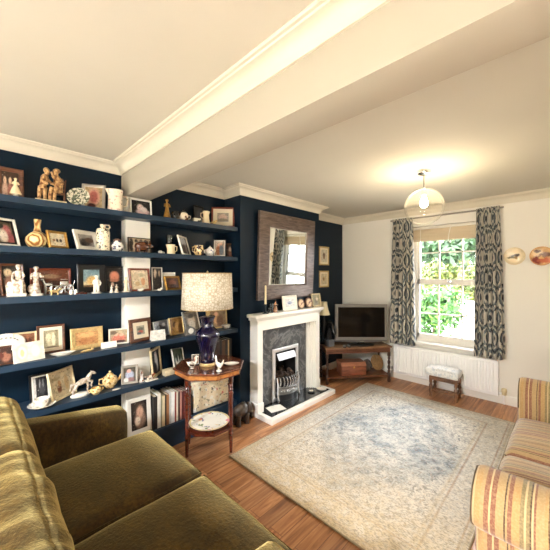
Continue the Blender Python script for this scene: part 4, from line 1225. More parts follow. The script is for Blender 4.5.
g = thing('dog_ornament', 'brown and white spaniel ornament lying on a pale base', 'ornament', (0.205, SY(150, 0.205), SZ[5]), R(95), 'ornaments on the shelves')
critter(g, 0.075, speckle('spaniel_glaze', (236, 224, 208), [(0.48, (130, 70, 46), 18)]))
m = MB(); m.box((0.01, 0, 0.0), (0.1, 0.05, 0.008), bev=0.002); m.xform(T(0, 0, 0.004)); m.build('base', PORC, g)
g = MB(); g.box((0, 0, 0.025), (0.10, 0.06, 0.05), bev=0.003)
tag(g.build('keepsake_box', pm('cream_box_card', (222, 204, 168), 0.6, var=0.15, vscale=30)), 'cream cardboard keepsake box on the shelf behind the table top', 'box', (0.18, SY(169, 0.18), SZ[5]), R(90), 'ornaments on the shelves')

# ------------------------------------------------------------------ books
def book(name, label, loc, rz, t, h, dp, rgb, group, lean=0.0, pages=True):
    root = thing(name, label, 'book', loc, rz, group)
    M = RY(R(lean))
    c = MB()
    c.lo((-t / 2, -0.004, 0), (t / 2, 0.0, h), bev=0.0018); c.lo((-t / 2, -0.002, 0), (-t / 2 + 0.002, dp, h)); c.lo((t / 2 - 0.002, -0.002, 0), (t / 2, dp, h))
    c.xform(M)
    c.build('cover', pm('book_cover_%d_%d_%d' % rgb, rgb, 0.5, var=0.15, vscale=25), root)
    p = MB(); p.lo((-t / 2 + 0.002, 0.001, 0.004), (t / 2 - 0.002, dp - 0.004, h - 0.005)); p.xform(M)
    p.build('pages', pm('book_pages', (226, 214, 190), 0.9), root, smooth=False)
    return root


BOOKS = [('black and white spined book, nearest the mother portrait', (40, 38, 38), .030, .275), ('tall white spined book next to the black and white one', (240, 236, 226), .026, .29),
         ('olive green spined book between two pale ones', (150, 148, 118), .012, .275), ('cream spined book beside the olive green one', (230, 214, 176), .022, .265),
         ('thin black spined book next to the cream one', (44, 38, 34), .011, .26), ('tan brown spined book in the middle of the plinth row', (166, 116, 76), .022, .262),
         ('pale grey spined book after the tan brown one', (206, 202, 196), .017, .27), ('broad bright white spined book in the plinth row', (246, 243, 236), .030, .272),
         ('thin rust red spined book after the broad white one', (150, 66, 48), .013, .262), ('thin ivory spined book between red ones', (232, 222, 200), .015, .262),
         ('dark brown spined book after the thin ivory one', (74, 46, 36), .016, .255), ('dusty pink spined book near the table leg', (196, 140, 126), .015, .255),
         ('maroon spined book near the table leg', (92, 34, 34), .022, .252), ('wine red spined book behind the table leg', (112, 44, 42), .024, .25),
         ('deep brown spined book beside the black file box', (60, 34, 30), .022, .25)]
bx = 0.195
yy = SY(153.4, bx)
for lb, rgb, t, h in BOOKS:
    t *= 1.12
    book('hardback_book', lb, (bx, yy + t / 2, SZ[6]), R(90), t - 0.001, h, 0.165, rgb, 'books on the plinth')
    yy += t
g = thing('file_box', 'black slim file box at the end of the plinth book row', 'box', (0.185, yy + 0.022, SZ[6]), R(90))
m = MB()
m.lo((-0.019, 0, 0), (0.019, 0.16, 0.004)); m.lo((-0.019, 0, 0), (0.019, 0.004, 0.17)); m.lo((-0.019, 0.156, 0), (0.019, 0.16, 0.24))
for s in (-1, 1):
    m.prism([(0, 0), (0.16, 0), (0.16, 0.24), (0, 0.17)], s * 0.019 - 0.0015, s * 0.019 + 0.0015, 'X')
m.build('shell', BLKF, g, smooth=False)
m = MB(); m.lo((-0.015, 0.006, 0.005), (0.015, 0.15, 0.16)); m.build('papers', PAPER, g, smooth=False)
yb0 = yy + 0.05
yb1 = BR0 - 0.05
FLO = speckle('floral_cloth', (232, 216, 184), [(0.57, (240, 234, 220), 20), (0.64, (196, 112, 96), 26), (0.62, (150, 140, 110), 30), (0.66, (70, 66, 80), 36)], rough=0.8)
g = thing('floral_bag', 'cream floral patterned tote bag standing on the plinth behind the side table', 'bag', (0.12, (yb0 + yb1) / 2, SZ[6]), R(90))
w = yb1 - yb0
m = MB(); m.box((0, 0, 0.14), (w, 0.13, 0.28), bev=0.02, seg=3)
for v in m.bm.verts:
    if v.co.z > 0.2:
        v.co.y *= 0.75
m.build('body', FLO, g)
for s in (-1, 1):
    m = MB(); m.tube([(-w * 0.22, s * 0.045, 0.27), (-w * 0.18, s * 0.05, 0.335), (0, s * 0.052, 0.355), (w * 0.18, s * 0.05, 0.335), (w * 0.22, s * 0.045, 0.27)], 0.007, 8); m.build('handle', FLO, g)
DB = [('dark brown album on the teapot shelf at the lamp end', (56, 38, 30), .030, .215), ('black album beside the dark brown one', (26, 22, 22), .026, .22), ('worn leather brown album behind the white bird', (84, 58, 40), .034, .215),
      ('charcoal album before the pale spined one', (40, 36, 36), .028, .22), ('pale yellow spined album among dark ones', (214, 190, 140), .014, .21), ('black album last before the chimney breast', (22, 20, 22), .028, .22)]
yy = BR0 - 0.06 - sum(b[2] for b in DB) * 1.15
for lb, rgb, t, h in DB:
    t *= 1.15
    book('photo_album', lb, (0.205, yy + t / 2, SZ[5]), R(90), t - 0.001, h, 0.17, rgb, 'albums beside the lamp')
    yy += t

# ================================================================== SIDE TABLE AND LAMP
TC = Vector((0.458, 1.462))
TZ = 0.72
LEGS = [(0.452, 1.248), (0.654, 1.543), (0.287, 1.361), (0.489, 1.656)]
LC = Vector((0.4705, 1.452))
tab = thing('side_table', 'dark mahogany octagonal side table with turned legs and pale inlaid edge', 'table', (TC.x, TC.y, 0))
octo = lambda r, o=22.5: [(r * math.cos(R(45 * i + o)), r * math.sin(R(45 * i + o))) for i in range(8)]
TOPW = wood_mat('polished_mahogany', (100, 54, 36), (66, 30, 20), (2, 9, 9), 0.14, 0.7)
m = MB()
prof = [(0.297, TZ - 0.016), (0.305, TZ - 0.013), (0.305, TZ - 0.005), (0.300, TZ)]
rings = [[m.bm.verts.new((x, y, z)) for x, y in octo(r)] for r, z in prof]
for a, b in zip(rings, rings[1:]):
    for i in range(8):
        m.face([a[i], a[(i + 1) % 8], b[(i + 1) % 8], b[i]])
m.face(rings[0]); m.face(rings[-1])
m.build('top', TOPW, tab, ang=20)
m = MB(); m.prism(octo(0.288), TZ - 0.052, TZ - 0.017); m.build('apron', wood_mat('inlaid_satinwood', (190, 124, 66), (150, 88, 44), (2, 9, 9), 0.25, 0.5), tab, ang=20)
m = MB(); m.prism(octo(0.291), TZ - 0.057, TZ - 0.051); m.build('apron_bead', DKWOOD, tab, ang=20)
legp = [(0.0, 0), (0.011, 0), (0.014, 0.06), (0.016, 0.15), (0.020, 0.155), (0.020, 0.165), (0.015, 0.17), (0.015, 0.225), (0.020, 0.23), (0.020, 0.24), (0.014, 0.25), (0.016, 0.40), (0.0175, 0.49), (0.022, 0.495), (0.022, 0.505), (0.013, 0.515),
        (0.019, 0.53), (0.013, 0.545), (0.019, 0.56), (0.013, 0.575), (0.020, 0.59), (0.020, TZ - 0.055), (0, TZ - 0.055)]
for x, y in LEGS:
    m = MB(); m.lathe(legp, 14, (x - TC.x, y - TC.y, 0)); m.build('leg', DKWOOD, tab)
cx, cy = LC.x - TC.x, LC.y - TC.y
m = MB(); m.prism([(x + cx, y + cy) for x, y in octo(0.205)], 0.195, 0.213); m.build('lower_shelf', DKWOOD, tab, ang=20)
m = MB()
for (a, b) in ((0, 3), (1, 2)):
    m.tube([(LEGS[a][0] - TC.x, LEGS[a][1] - TC.y, 0.188), (LEGS[b][0] - TC.x, LEGS[b][1] - TC.y, 0.188)], 0.008, 8)
m.build('cross_stretcher', DKWOOD, tab)
pl = thing('plate', 'large round floral plate lying on the lower shelf of the octagonal table', 'plate', (LC.x + 0.0, LC.y, 0.2135), 0)
PLM = picture_mat('floral_plate_glaze', (240, 232, 210), [], 0.05, 0.15)
pk = NT('floral_plate_glaze_rim')
_P = pk.coords('Object'); _s = pk.sep(_P)
_r = pk.math('SQRT', pk.math('ADD', pk.math('MULTIPLY', _s[0], _s[0]), pk.math('MULTIPLY', _s[1], _s[1])))
_c = pk.ramp(pk.math('MULTIPLY', _r, 5.0), [(0, lin((244, 240, 228))), (0.76, lin((244, 240, 228))), (0.80, lin((226, 200, 120))), (0.86, lin((240, 230, 200))), (0.93, lin((214, 176, 90)))])
for i, (rgb, sc, th) in enumerate((((226, 150, 156), 15, .64), ((140, 156, 120), 19, .66), ((110, 112, 150), 23, .68), ((232, 196, 120), 24, .66))):
    _c = pk.mix(pk.maprange(pk.noise(pk.vmath('ADD', _P, (i * 2.3, i, 0.4)).outputs[0], sc, 2.0), th, th + 0.03), _c, lin(rgb))
pk.link(_c, pk.b.inputs['Base Color']); pk.b.inputs['Roughness'].default_value = 0.12; pk.b.inputs['Coat Weight'].default_value = 0.5
m = MB(); plate(m, 0.172, 40, 0.10); m.build('plate_body', pk.m, pl)

LX, LY = 0.47, 1.432
lamp = thing('table_lamp', 'tall cobalt blue vase lamp with a white gold patterned drum shade', 'lamp', (LX, LY, TZ))
COB = pm('cobalt_glaze', (14, 11, 44), 0.08, coat=1.0)
m = MB()
m.lathe([(q_[0] * 1.13, q_[1]) for q_ in [(0, 0.025), (0.052, 0.025), (0.056, 0.035), (0.053, 0.06), (0.056, 0.11), (0.068, 0.17), (0.086, 0.23), (0.092, 0.262), (0.086, 0.288), (0.062, 0.312), (0.046, 0.33), (0.043, 0.36), (0.047, 0.39), (0.058, 0.41), (0.058, 0.418), (0.03, 0.424), (0, 0.424)]], 40)
m.build('vase', COB, lamp)
m = MB(); m.lathe([(0, 0), (0.066, 0), (0.068, 0.006), (0.060, 0.014), (0.058, 0.025), (0, 0.026)], 32); m.build('foot', GOLDP, lamp)
m = MB(); m.lathe([(0, 0.424), (0.016, 0.424), (0.016, 0.46), (0.020, 0.465), (0.020, 0.52), (0, 0.52)], 16); m.build('lamp_holder', GOLDP, lamp)
sk_ = NT('gold_lattice_shade')
uv = sk_.coords('UV')
mp = sk_.new('ShaderNodeMapping'); sk_.link(uv, mp.inputs[0]); mp.inputs['Scale'].default_value = (62, 14, 1)
vo = sk_.new('ShaderNodeTexVoronoi', feature='DISTANCE_TO_EDGE'); sk_.link(mp.outputs[0], vo.inputs['Vector']); vo.inputs['Scale'].default_value = 1.0; vo.inputs['Randomness'].default_value = 0.6
f = sk_.maprange(vo.outputs['Distance'], 0.04, 0.14, 1.0, 0.0)
cc = sk_.mix(sk_.math('MULTIPLY', f, 0.7), lin((232, 224, 208)), lin((176, 156, 116)))
sk_.link(cc, sk_.b.inputs['Base Color']); sk_.b.inputs['Roughness'].default_value = 0.8
m = MB(); m.uv = m.bm.loops.layers.uv.new('UVMap')
n = 64
z0, z1, r0, r1 = 0.487, 0.787, 0.217, 0.207
gr = [[m.bm.verts.new((r * math.cos(2 * PI * i / n), r * math.sin(2 * PI * i / n), z)) for i in range(n)] for r, z in ((r0, z0), (r1, z1))]
for i in range(n):
    j = (i + 1) % n
    fc = m.face([gr[0][i], gr[0][j], gr[1][j], gr[1][i]])
    for l, q in zip(fc.loops, ((i / n, 0), ((i + 1) / n, 0), ((i + 1) / n, 1), (i / n, 1))):
        l[m.uv].uv = q
so = m.build('lamp_shade', sk_.m, lamp)
sm = so.modifiers.new('thickness', 'SOLIDIFY'); sm.thickness = 0.003
m = MB()
for r, z in ((r0, z0), (r1, z1)):
    m.tube([(r * math.cos(2 * PI * i / 40), r * math.sin(2 * PI * i / 40), z) for i in range(40)], 0.003, 6, True)
for k in range(3):
    a = 2 * PI * k / 3
    m.tube([(0, 0, z1 - 0.01), (r1 * math.cos(a), r1 * math.sin(a), z1 - 0.002)], 0.002, 6)
m.tube([(0, 0, 0.51), (0.05, 0, 0.60), (0.05, 0, 0.70), (0, 0, z1 - 0.01)], 0.002, 6); m.tube([(0, 0, 0.51), (-0.05, 0, 0.60), (-0.05, 0, 0.70), (0, 0, z1 - 0.01)], 0.002, 6)
m.build('shade_carrier', GOLDP, lamp)
m = MB(); m.lathe([(0, z1 - 0.012), (0.006, z1 - 0.012), (0.007, z1 + 0.004), (0.010, z1 + 0.010), (0, z1 + 0.022)], 12); m.build('finial', GOLDP, lamp)

# things on the table
p = at(192, 368, z=TZ)
g = thing('swan_ornament', 'white and silver bird ornament on the table beside the lamp foot, nearest the books', 'ornament', (p.x, p.y, TZ), R(70), 'ornaments on the octagonal table'); g.scale = (0.8, 0.8, 0.95)
m = MB(); m.ell((0, 0, 0.032), (0.036, 0.02, 0.026)); m.tube([(0.03, 0, 0.035), (0.046, 0, 0.065), (0.040, 0, 0.09)], [0.013, 0.009, 0.008], 8); m.ell((0.046, 0, 0.095), (0.013, 0.009, 0.010)); m.tube([(0.055, 0, 0.094), (0.07, 0, 0.09)], [0.005, 0.002], 6)
m.tube([(-0.03, 0, 0.035), (-0.055, 0, 0.06)], [0.014, 0.003], 7); m.build('body', PORC, g)
m = MB()
for s in (-1, 1):
    m.ell((-0.006, s * 0.018, 0.036), (0.028, 0.006, 0.018), rot=RY(R(20)))
m.build('wings', SILVER, g)
m = MB(); m.lathe([(0, 0), (0.028, 0), (0.026, 0.006), (0, 0.008)], 14); m.build('base', SILVER, g)
p = at(199.5, 364, z=TZ)
frame('small silver framed photo standing on the table by the lamp foot', (p.x - 0.02, p.y - 0.03, TZ), R(60), 0.06, 0.085, SILVER, 0.009, picture_mat('table_photo', (70, 54, 44), [(0.5, 0.6, 0.25, 0.2, SKIN), (0.5, 0.2, 0.35, 0.3, (170, 120, 100))]), 0, 12, group='ornaments on the octagonal table')
p = at(219, 371, z=TZ)
g = thing('bird_ornament', 'white porcelain cockerel ornament on the table near the white dish', 'ornament', (p.x, p.y, TZ), R(200), 'ornaments on the octagonal table'); g.scale = (0.72, 0.72, 0.85)
m = MB(); m.ell((0, 0, 0.055), (0.036, 0.02, 0.026), rot=RY(R(-25))); m.tube([(0.022, 0, 0.065), (0.036, 0, 0.09), (0.038, 0, 0.112)], [0.018, 0.012, 0.010], 8); m.ell((0.042, 0, 0.118), (0.013, 0.010, 0.012)); m.tube([(0.05, 0, 0.118), (0.062, 0, 0.114)], [0.004, 0.001], 6)
m.tube([(-0.025, 0, 0.055), (-0.05, 0, 0.085), (-0.062, 0, 0.11)], [0.016, 0.012, 0.004], 8); m.prism([(0.034, 0.125), (0.052, 0.125), (0.045, 0.142)], -0.003, 0.003, 'Y')
for s in (-1, 1):
    m.tube([(0.004, s * 0.009, 0.035), (0.004, s * 0.010, 0.004)], [0.006, 0.005], 6)
m.build('body', PORC, g)
m = MB(); m.lathe([(0, 0), (0.032, 0), (0.030, 0.006), (0, 0.008)], 14); m.build('base', PORC, g)
p = at(231.5, 365, z=TZ)
g = MB(); g.lathe([(0, 0), (0.03, 0), (0.054, 0.014), (0.058, 0.017), (0.052, 0.015), (0.028, 0.006), (0, 0.005)], 24, sx=1.15, sy=0.75)
tag(g.build('dish', PORC), 'small shallow white dish at the chimney side of the octagonal table', 'dish', (p.x, p.y, TZ), R(50), 'ornaments on the octagonal table')

# elephant on the floor
p0, p1 = at(237, 420, z=0), at(253, 414, z=0)
el = thing('elephant_ornament', 'dark carved wooden elephant standing on the floor by the hearth', 'ornament', (0.335, 1.905, 0), R(88)); el.scale = (0.80, 0.9, 0.98)
ELM = wood_mat('dark_carved_wood', (60, 50, 43), (28, 22, 20), (8, 8, 8), 0.28, 0.5, 4.0)
m = MB()
m.ell((0, 0, 0.135), (0.105, 0.062, 0.068), 18, 12); m.ell((0.03, 0, 0.15), (0.07, 0.058, 0.062), 14, 10)
m.ell((0.115, 0, 0.145), (0.048, 0.044, 0.052), 14, 10)
m.tube([(0.145, 0, 0.14), (0.172, 0, 0.10), (0.178, 0, 0.06), (0.168, 0, 0.03), (0.180, 0, 0.015)], [0.027, 0.021, 0.016, 0.012, 0.010], 10)
m.tube([(-0.10, 0, 0.15), (-0.118, 0, 0.11), (-0.116, 0, 0.07)], [0.008, 0.006, 0.007], 7)
for x in (-0.062, 0.066):
    for y in (-0.036, 0.036):
        m.tube([(x, y, 0.11), (x * 1.02, y, 0.06), (x * 1.02, y, 0.001)], [0.036, 0.028, 0.030], 10)
m.build('body', ELM, el)
for s in (-1, 1):
    m = MB(); m.ell((0.098, s * 0.05, 0.145), (0.036, 0.008, 0.046), 12, 8, RZ(s * R(25))); m.build('ear', ELM, el)
    m = MB(); m.tube([(0.145, s * 0.022, 0.115), (0.17, s * 0.028, 0.09), (0.188, s * 0.028, 0.09)], [0.007, 0.006, 0.002], 7); m.build('tusk', PORCW, el)

# ================================================================== FIREPLACE
FC = Vector((BRX, 2.615, 0.0))
SW = pm('surround_white_paint', (246, 244, 238), 0.4)
fs = thing('fire_surround', 'white painted wooden fire surround with fluted splayed legs and a mantel shelf', 'fire surround', (FC.x + 0.001, FC.y, 0.056))
HZ = 0.056
for s in (-1, 1):
    pts = [(0, 0.535), (0.121, 0.535), (0.121, 0.463)]
    a, b = Vector((0.121, 0.463)), Vector((0.03, 0.383))
    nrm = Vector((0.66, -0.75)).normalized()
    NF = 5
    for i in range(NF):
        for q, dd in ((0.1, 0), (0.25, 0.009), (0.5, 0.013), (0.75, 0.009), (0.9, 0)):
            pnt = a.lerp(b, (i + q) / NF) - nrm * dd * 1.0
            pts.append((pnt.x, pnt.y))
    pts += [(0.03, 0.383), (0.0, 0.383)]
    m = MB(); m.prism([(x, s * y) for x, y in pts], 0.0, 0.985); m.build('leg', SW, fs, ang=20)
    m = MB(); m.lo((0, s * 0.54, 0), (0.130, s * 0.455, 0.10), bev=0.004); m.build('plinth_block', SW, fs)
m = MB(); m.prism([(0, 0.985), (0.1215, 0.985), (0.1215, 0.852), (0, 0.852)], -0.534, 0.534, 'Y', Matrix.Identity(4)); m.build('lintel', SW, fs, ang=20)
m = MB(); m.prism([(0, 0.955), (0.124, 0.955), (0.134, 0.968), (0.142, 0.985), (0, 0.985)], -0.555, 0.555, 'Y'); m.build('bed_moulding', SW, fs, ang=20)
m = MB(); m.lo((0, -0.585, 0.985), (0.157, 0.585, 1.022), bev=0.007, seg=3); m.build('mantel_shelf', SW, fs)
MZ = 0.056 + 1.0225
k = NT('grey_marble')
P = k.coords('Object')
v1 = k.noise(P, 3.0, 8.0, 0.65, 1.5)
c = k.ramp(v1, [(0.3, lin((70, 72, 75))), (0.48, lin((88, 90, 93))), (0.52, lin((124, 125, 126))), (0.56, lin((86, 88, 91))), (0.75, lin((74, 76, 79)))])
k.link(c, k.b.inputs['Base Color']); k.b.inputs['Roughness'].default_value = 0.12
MARB = k.m
m = MB()
m.lo((0.001, -0.375, 0.0), (0.026, FY0 - 2.615, 0.851)); m.lo((0.001, FY1 - 2.615, 0.0), (0.026, 0.375, 0.851)); m.lo((0.001, FY0 - 2.615, FZ1 - 0.056), (0.026, FY1 - 2.615, 0.851))
m.build('back_panel', MARB, fs, smooth=False)

he = thing('hearth', 'black granite hearth slab with a white painted rim in front of the fire', 'hearth', (BRX + 0.001, 2.65, 0))
HY, HXD = 0.56, 0.32
m = MB(); m.lo((0, -HY + 0.045, 0), (HXD - 0.05, HY - 0.045, 0.0555)); m.build('slab', pm('black_granite', (34, 36, 38), 0.06, rgb2=(58, 60, 62), vscale=90), he, smooth=False)
m = MB(); m.lo((HXD - 0.05, -HY, 0), (HXD, HY, 0.0555), bev=0.004); m.lo((0, -HY, 0), (HXD - 0.05, -HY + 0.045, 0.0555), bev=0.004); m.lo((0, HY - 0.045, 0), (HXD - 0.05, HY, 0.0555), bev=0.004)
m.build('rim', SW, he)

gf = thing('gas_fire', 'inset coal effect fire with a chrome frame, silver fret and canopy', 'fire', (BRX + 0.0275, 2.607, 0.056))
m = MB(); m.ring(0.445, 0.592, [(0, 0), (0, 0.010), (0.010, 0.018), (0.036, 0.018), (0.044, 0.006), (0.044, 0)], RZ(R(90))); m.build('frame', pm('bright_trim', (236, 236, 238), 0.3, 0.7), gf, ang=20)
m = MB()
y0, y1, zz0, zz1, xb = FY0 - 2.607 + 0.002, FY1 - 2.607 - 0.002, 0.001, FZ1 - 0.056 - 0.002, -0.20
for a, b in (((xb, y0, zz0), (xb + 0.004, y1, zz1)), ((xb, y0, zz0), (0, y0 + 0.004, zz1)), ((xb, y1 - 0.004, zz0), (0, y1, zz1)), ((xb, y0, zz1 - 0.004), (0, y1, zz1)), ((xb, y0, zz0), (0, y1, zz0 + 0.004))):
    m.lo(a, b)
m.build('firebox', DARK, gf, smooth=False)
m = MB(); m.prism([(0.0, 0.525), (0.040, 0.455), (0.043, 0.458), (0.005, 0.528)], -0.150, 0.150, 'Y'); m.build('canopy', pm('brushed_canopy', (190, 190, 192), 0.5, 0.6), gf, ang=20)
# coals
rnd = random.Random(4)
b = MB()
for i in range(46):
    yy_ = rnd.uniform(-0.15, 0.15); xx_ = rnd.uniform(-0.13, 0.02)
    zz_ = 0.215 + 0.10 * (1 - (xx_ + 0.13) / 0.15) * 0.6 + rnd.uniform(0, 0.045)
    r = rnd.uniform(0.016, 0.026)
    e = bmesh.new(); bmesh.ops.create_icosphere(e, subdivisions=1, radius=r)
    for v in e.verts:
        v.co *= rnd.uniform(0.75, 1.2)
    b.merge(e, T(xx_, yy_, zz_) @ RZ(rnd.random() * 3))
co = b.build('coals', pm('ember_coal', (40, 30, 26), 0.8, rgb2=(92, 72, 60), vscale=30), gf, smooth=False); co['kind'] = 'stuff'
m = MB(); m.lo((-0.16, -0.165, 0.10), (0.015, 0.165, 0.21)); m.build('coal_tray', DARK, gf, smooth=False)
bow = lambda y: 0.105 - 0.065 * (abs(y) / 0.17) ** 2
for i in range(9):
    y = -0.15 + 0.30 * i / 8
    x = bow(y)
    m = MB(); m.tube([(x - 0.008, y, 0.155), (x + 0.012, y, 0.19), (x + 0.016, y, 0.225), (x + 0.004, y, 0.262), (x - 0.012, y, 0.268)], [0.009, 0.009, 0.0085, 0.008, 0.006], 8); m.build('fret_bar', SILVER, gf)
m = MB()
ys = [-0.17 + 0.34 * i / 16 for i in range(17)]
for zc, r in ((0.155, 0.010), (0.085, 0.011)):
    m.tube([(bow(y) + 0.004, y, zc) for y in ys], r, 8)
for i in range(16):
    y0, y1 = ys[i], ys[i + 1]
    for (za, zb) in ((0.088, 0.152),):
        vs = [m.bm.verts.new((bow(y) - 0.002, y, z)) for y, z in ((y0, za), (y1, za), (y1, zb), (y0, zb))]
        m.face(vs)
m.build('fret_base', pm('cast_pewter', (150, 150, 150), 0.3, 0.9), gf)
m = MB()
for i in range(5):
    y = -0.12 + 0.06 * i
    m.tube([(bow(y) + 0.006 + 0.0, y + 0.021 * math.cos(a), 0.12 + 0.017 * math.sin(a)) for a in [2 * PI * q / 14 for q in range(14)]], 0.0045, 6, True)
m.build('fret_scrolls', SILVER, gf)
for s in (-1, 1):
    m = MB()
    m.tube([(bow(0.17) - 0.005, s * 0.172, 0.27), (bow(0.17) + 0.012, s * 0.176, 0.20), (bow(0.17) + 0.004, s * 0.176, 0.10), (bow(0.17) + 0.02, s * 0.176, 0.001)], [0.011, 0.013, 0.012, 0.014], 8)
    m.build('fret_post', CHROME, gf)
m = MB(); m.prism([(bow(y) - 0.006, y) for y in ys] + [(-0.02, 0.17), (-0.02, -0.17)], 0.001, 0.085, 'Z'); m.build('ash_pan', pm('grey_iron', (60, 60, 62), 0.35, 0.6), gf)

# items on the hearth
p = at(275.5, 408, z=0.056)
g = thing('open_booklet', 'open white booklet lying at the near end of the hearth slab', 'booklet', (p.x + 0.012, p.y - 0.005, 0.056), R(75))
m = MB()
for s in (-1, 1):
    pts = [(0, 0.005), (s * 0.02, 0.008), (s * 0.05, 0.006), (s * 0.09, 0.002), (s * 0.09, 0.0012), (0, 0.0012)]
    m.prism(pts, -0.065, 0.065, 'Y')
m.build('pages', PAPER, g)
m = MB(); m.lo((-0.094, -0.068, 0.0), (0.094, 0.068, 0.0012)); m.build('cover', GREYF, g, smooth=False)
p = Vector((0.43, 2.93, 0))
g = thing('trinket_dish', 'tiny black dish with white shells by the far leg of the surround', 'dish', (p.x, p.y, 0.056), 0)
m = MB(); m.lathe([(0, 0), (0.03, 0), (0.044, 0.012), (0.040, 0.012), (0.028, 0.004), (0, 0.004)], 18); m.build('dish', BLKF, g)
m = MB()
m.ell((0.01, 0.008, 0.016), (0.018, 0.013, 0.010)); m.ell((-0.014, -0.004, 0.014), (0.014, 0.012, 0.009)); m.build('shells', PORC, g)
p = Vector((0.475, 3.085, 0))
m = MB(); plate(m, 0.062, 24, 0.18)
tag(m.build('ashtray', PORC), 'round white saucer at the television end of the hearth', 'saucer', (p.x, p.y, 0.056))

# ------------------------------------------------------------------ mirror
MW, MH = 0.965, 0.965
mir = thing('wall_mirror', 'large square mirror in a broad brown wooden frame above the mantel', 'mirror', (BRX + 0.004, 2.643, 1.215), R(90))
M = RX(R(2.2))
kk = NT('brushed_brown_frame')
vv = kk.coords('Object', scale=(2, 14, 14)); nn = kk.noise(vv, 4.0, 6.0, 0.65, 0.8)
kk.link(kk.ramp(nn, [(0.3, lin((66, 52, 46))), (0.5, lin((96, 80, 72))), (0.7, lin((124, 108, 98)))]), kk.b.inputs['Base Color'])
kk.b.inputs['Roughness'].default_value = 0.32; kk.b.inputs['Metallic'].default_value = 0.25
m = MB(); m.ring(MW, MH, [(0, 0.0), (0, 0.030), (0.006, 0.036), (0.148, 0.036), (0.160, 0.028), (0.165, 0.018), (0.165, 0)], M); m.build('frame', kk.m, mir, ang=20)
m = MB(); m.ring(MW - 0.32, MH - 0.32, [(0, 0), (0, 0.024), (0.008, 0.024), (0.010, 0.016), (0.010, 0)], M @ T(0, 0, 0.160)); m.build('slip', GREYF, mir, ang=20)
m = MB(); m.lo((-MW / 2 + 0.166, -0.016, 0.166), (MW / 2 - 0.166, -0.006, MH - 0.166)); m.xform(M); m.build('mirror_glass', pm('silvered_glass', (236, 240, 240), 0.0, 1.0), mir, smooth=False)
m = MB(); m.lo((-0.40, 0, 0.85), (0.40, 0.001 + 0.0, 0.87)); m.xform(M); m.build('hanging_wire', GREYF, mir, smooth=False)


# ------------------------------------------------------------------ mantel ornaments
def MY(u, x):
    return SY(u, x)


g = thing('candlestick', 'tall cream candle in a dark metal candlestick on the mantel shelf', 'candlestick', (0.375, MY(265.5, 0.375), MZ), R(90), 'ornaments on the mantel shelf')
m = MB(); m.lathe([(0, 0), (0.034, 0), (0.034, 0.005), (0.014, 0.012), (0.007, 0.025), (0.010, 0.04), (0.006, 0.06), (0.008, 0.085), (0.016, 0.095), (0.016, 0.10), (0, 0.10)], 18); m.build('holder', pm('dark_pewter', (52, 58, 62), 0.25, 0.8), g)
m = MB(); m.lathe([(0, 0.098), (0.011, 0.098), (0.010, 0.295), (0.003, 0.30), (0, 0.30)], 14); m.build('candle', pm('wax', (240, 222, 180), 0.4), g)
g = MB(); g.lathe([(0, 0), (0.035, 0), (0.036, 0.004), (0.038, 0.10), (0.0345, 0.10), (0.033, 0.008), (0, 0.008)], 22)
tag(g.build('glass_tumbler', glass_mat('smoky_glass', (150, 170, 184), 0.2)), 'smoky blue glass tumbler standing next to the candlestick', 'glass', (0.35, MY(270.5, 0.35), MZ), R(90), 'ornaments on the mantel shelf')
g = thing('figurine', 'small brown and cream figurine between the tumbler and the white clock frame', 'figurine', (0.375, MY(275.5, 0.375), MZ), R(90), 'ornaments on the mantel shelf')
lady(MB(), 0.12, (0, 0, 0.008), wide=0.22).build('figure', speckle('brown_cream_glaze', (176, 128, 92), [(0.52, (70, 42, 30), 30), (0.6, (232, 208, 180), 36)]), g)
m = MB(); m.lathe([(0, 0), (0.032, 0), (0.03, 0.008), (0, 0.010)], 14); m.build('base', DKWOOD, g)


def mframe(label, u0, u1, vt, x, fm, fw, pic, mount=0.0, tilt=8, yaw=0.0, **kw):
    y0, y1 = SY(u0, x), SY(u1, x)
    h = at((u0 + u1) / 2, vt, x=x).z - MZ
    PICN[0] += 1
    return frame(label, (x, (y0 + y1) / 2, MZ), R(90 + yaw), y1 - y0, h, fm, fw, picture_mat('print_%02d' % PICN[0], pic[0], pic[1]), mount, tilt, group='ornaments on the mantel shelf', **kw)


mframe('white framed small blue grey sketch in a wide white mount on the mantel', 283, 297, 295.5, 0.375, WHTF, 0.016, ((240, 240, 238), [(0.5, 0.5, 0.26, 0.22, (150, 160, 186)), (0.42, 0.42, 0.10, 0.10, (90, 100, 130))]), 0.03, mount_mat=PAPER)
mframe('cream framed photograph at the television end of the mantel', 312.5, 321, 293.5, 0.36, CREAMF, 0.018, ((160, 150, 100), [(0.45, 0.4, 0.22, 0.3, (110, 100, 70)), (0.6, 0.6, 0.16, 0.16, (220, 200, 160))]), 0.0, tilt=10)
RINGM = NT('sliced_log_face')
_P = RINGM.coords('Object'); _s = RINGM.sep(_P)
_r = RINGM.math('SQRT', RINGM.math('ADD', RINGM.math('MULTIPLY', _s[0], _s[0]), RINGM.math('MULTIPLY', _s[2], _s[2])))
RINGM.link(RINGM.mix(RINGM.maprange(RINGM.noise(_P, 22.0, 2.0), 0.56, 0.62), RINGM.ramp(RINGM.math('MULTIPLY', _r, 18.0), [(0, lin((226, 196, 150))), (0.8, lin((214, 180, 132))), (0.95, lin((110, 76, 50)))]), lin((120, 70, 56))), RINGM.b.inputs['Base Color'])
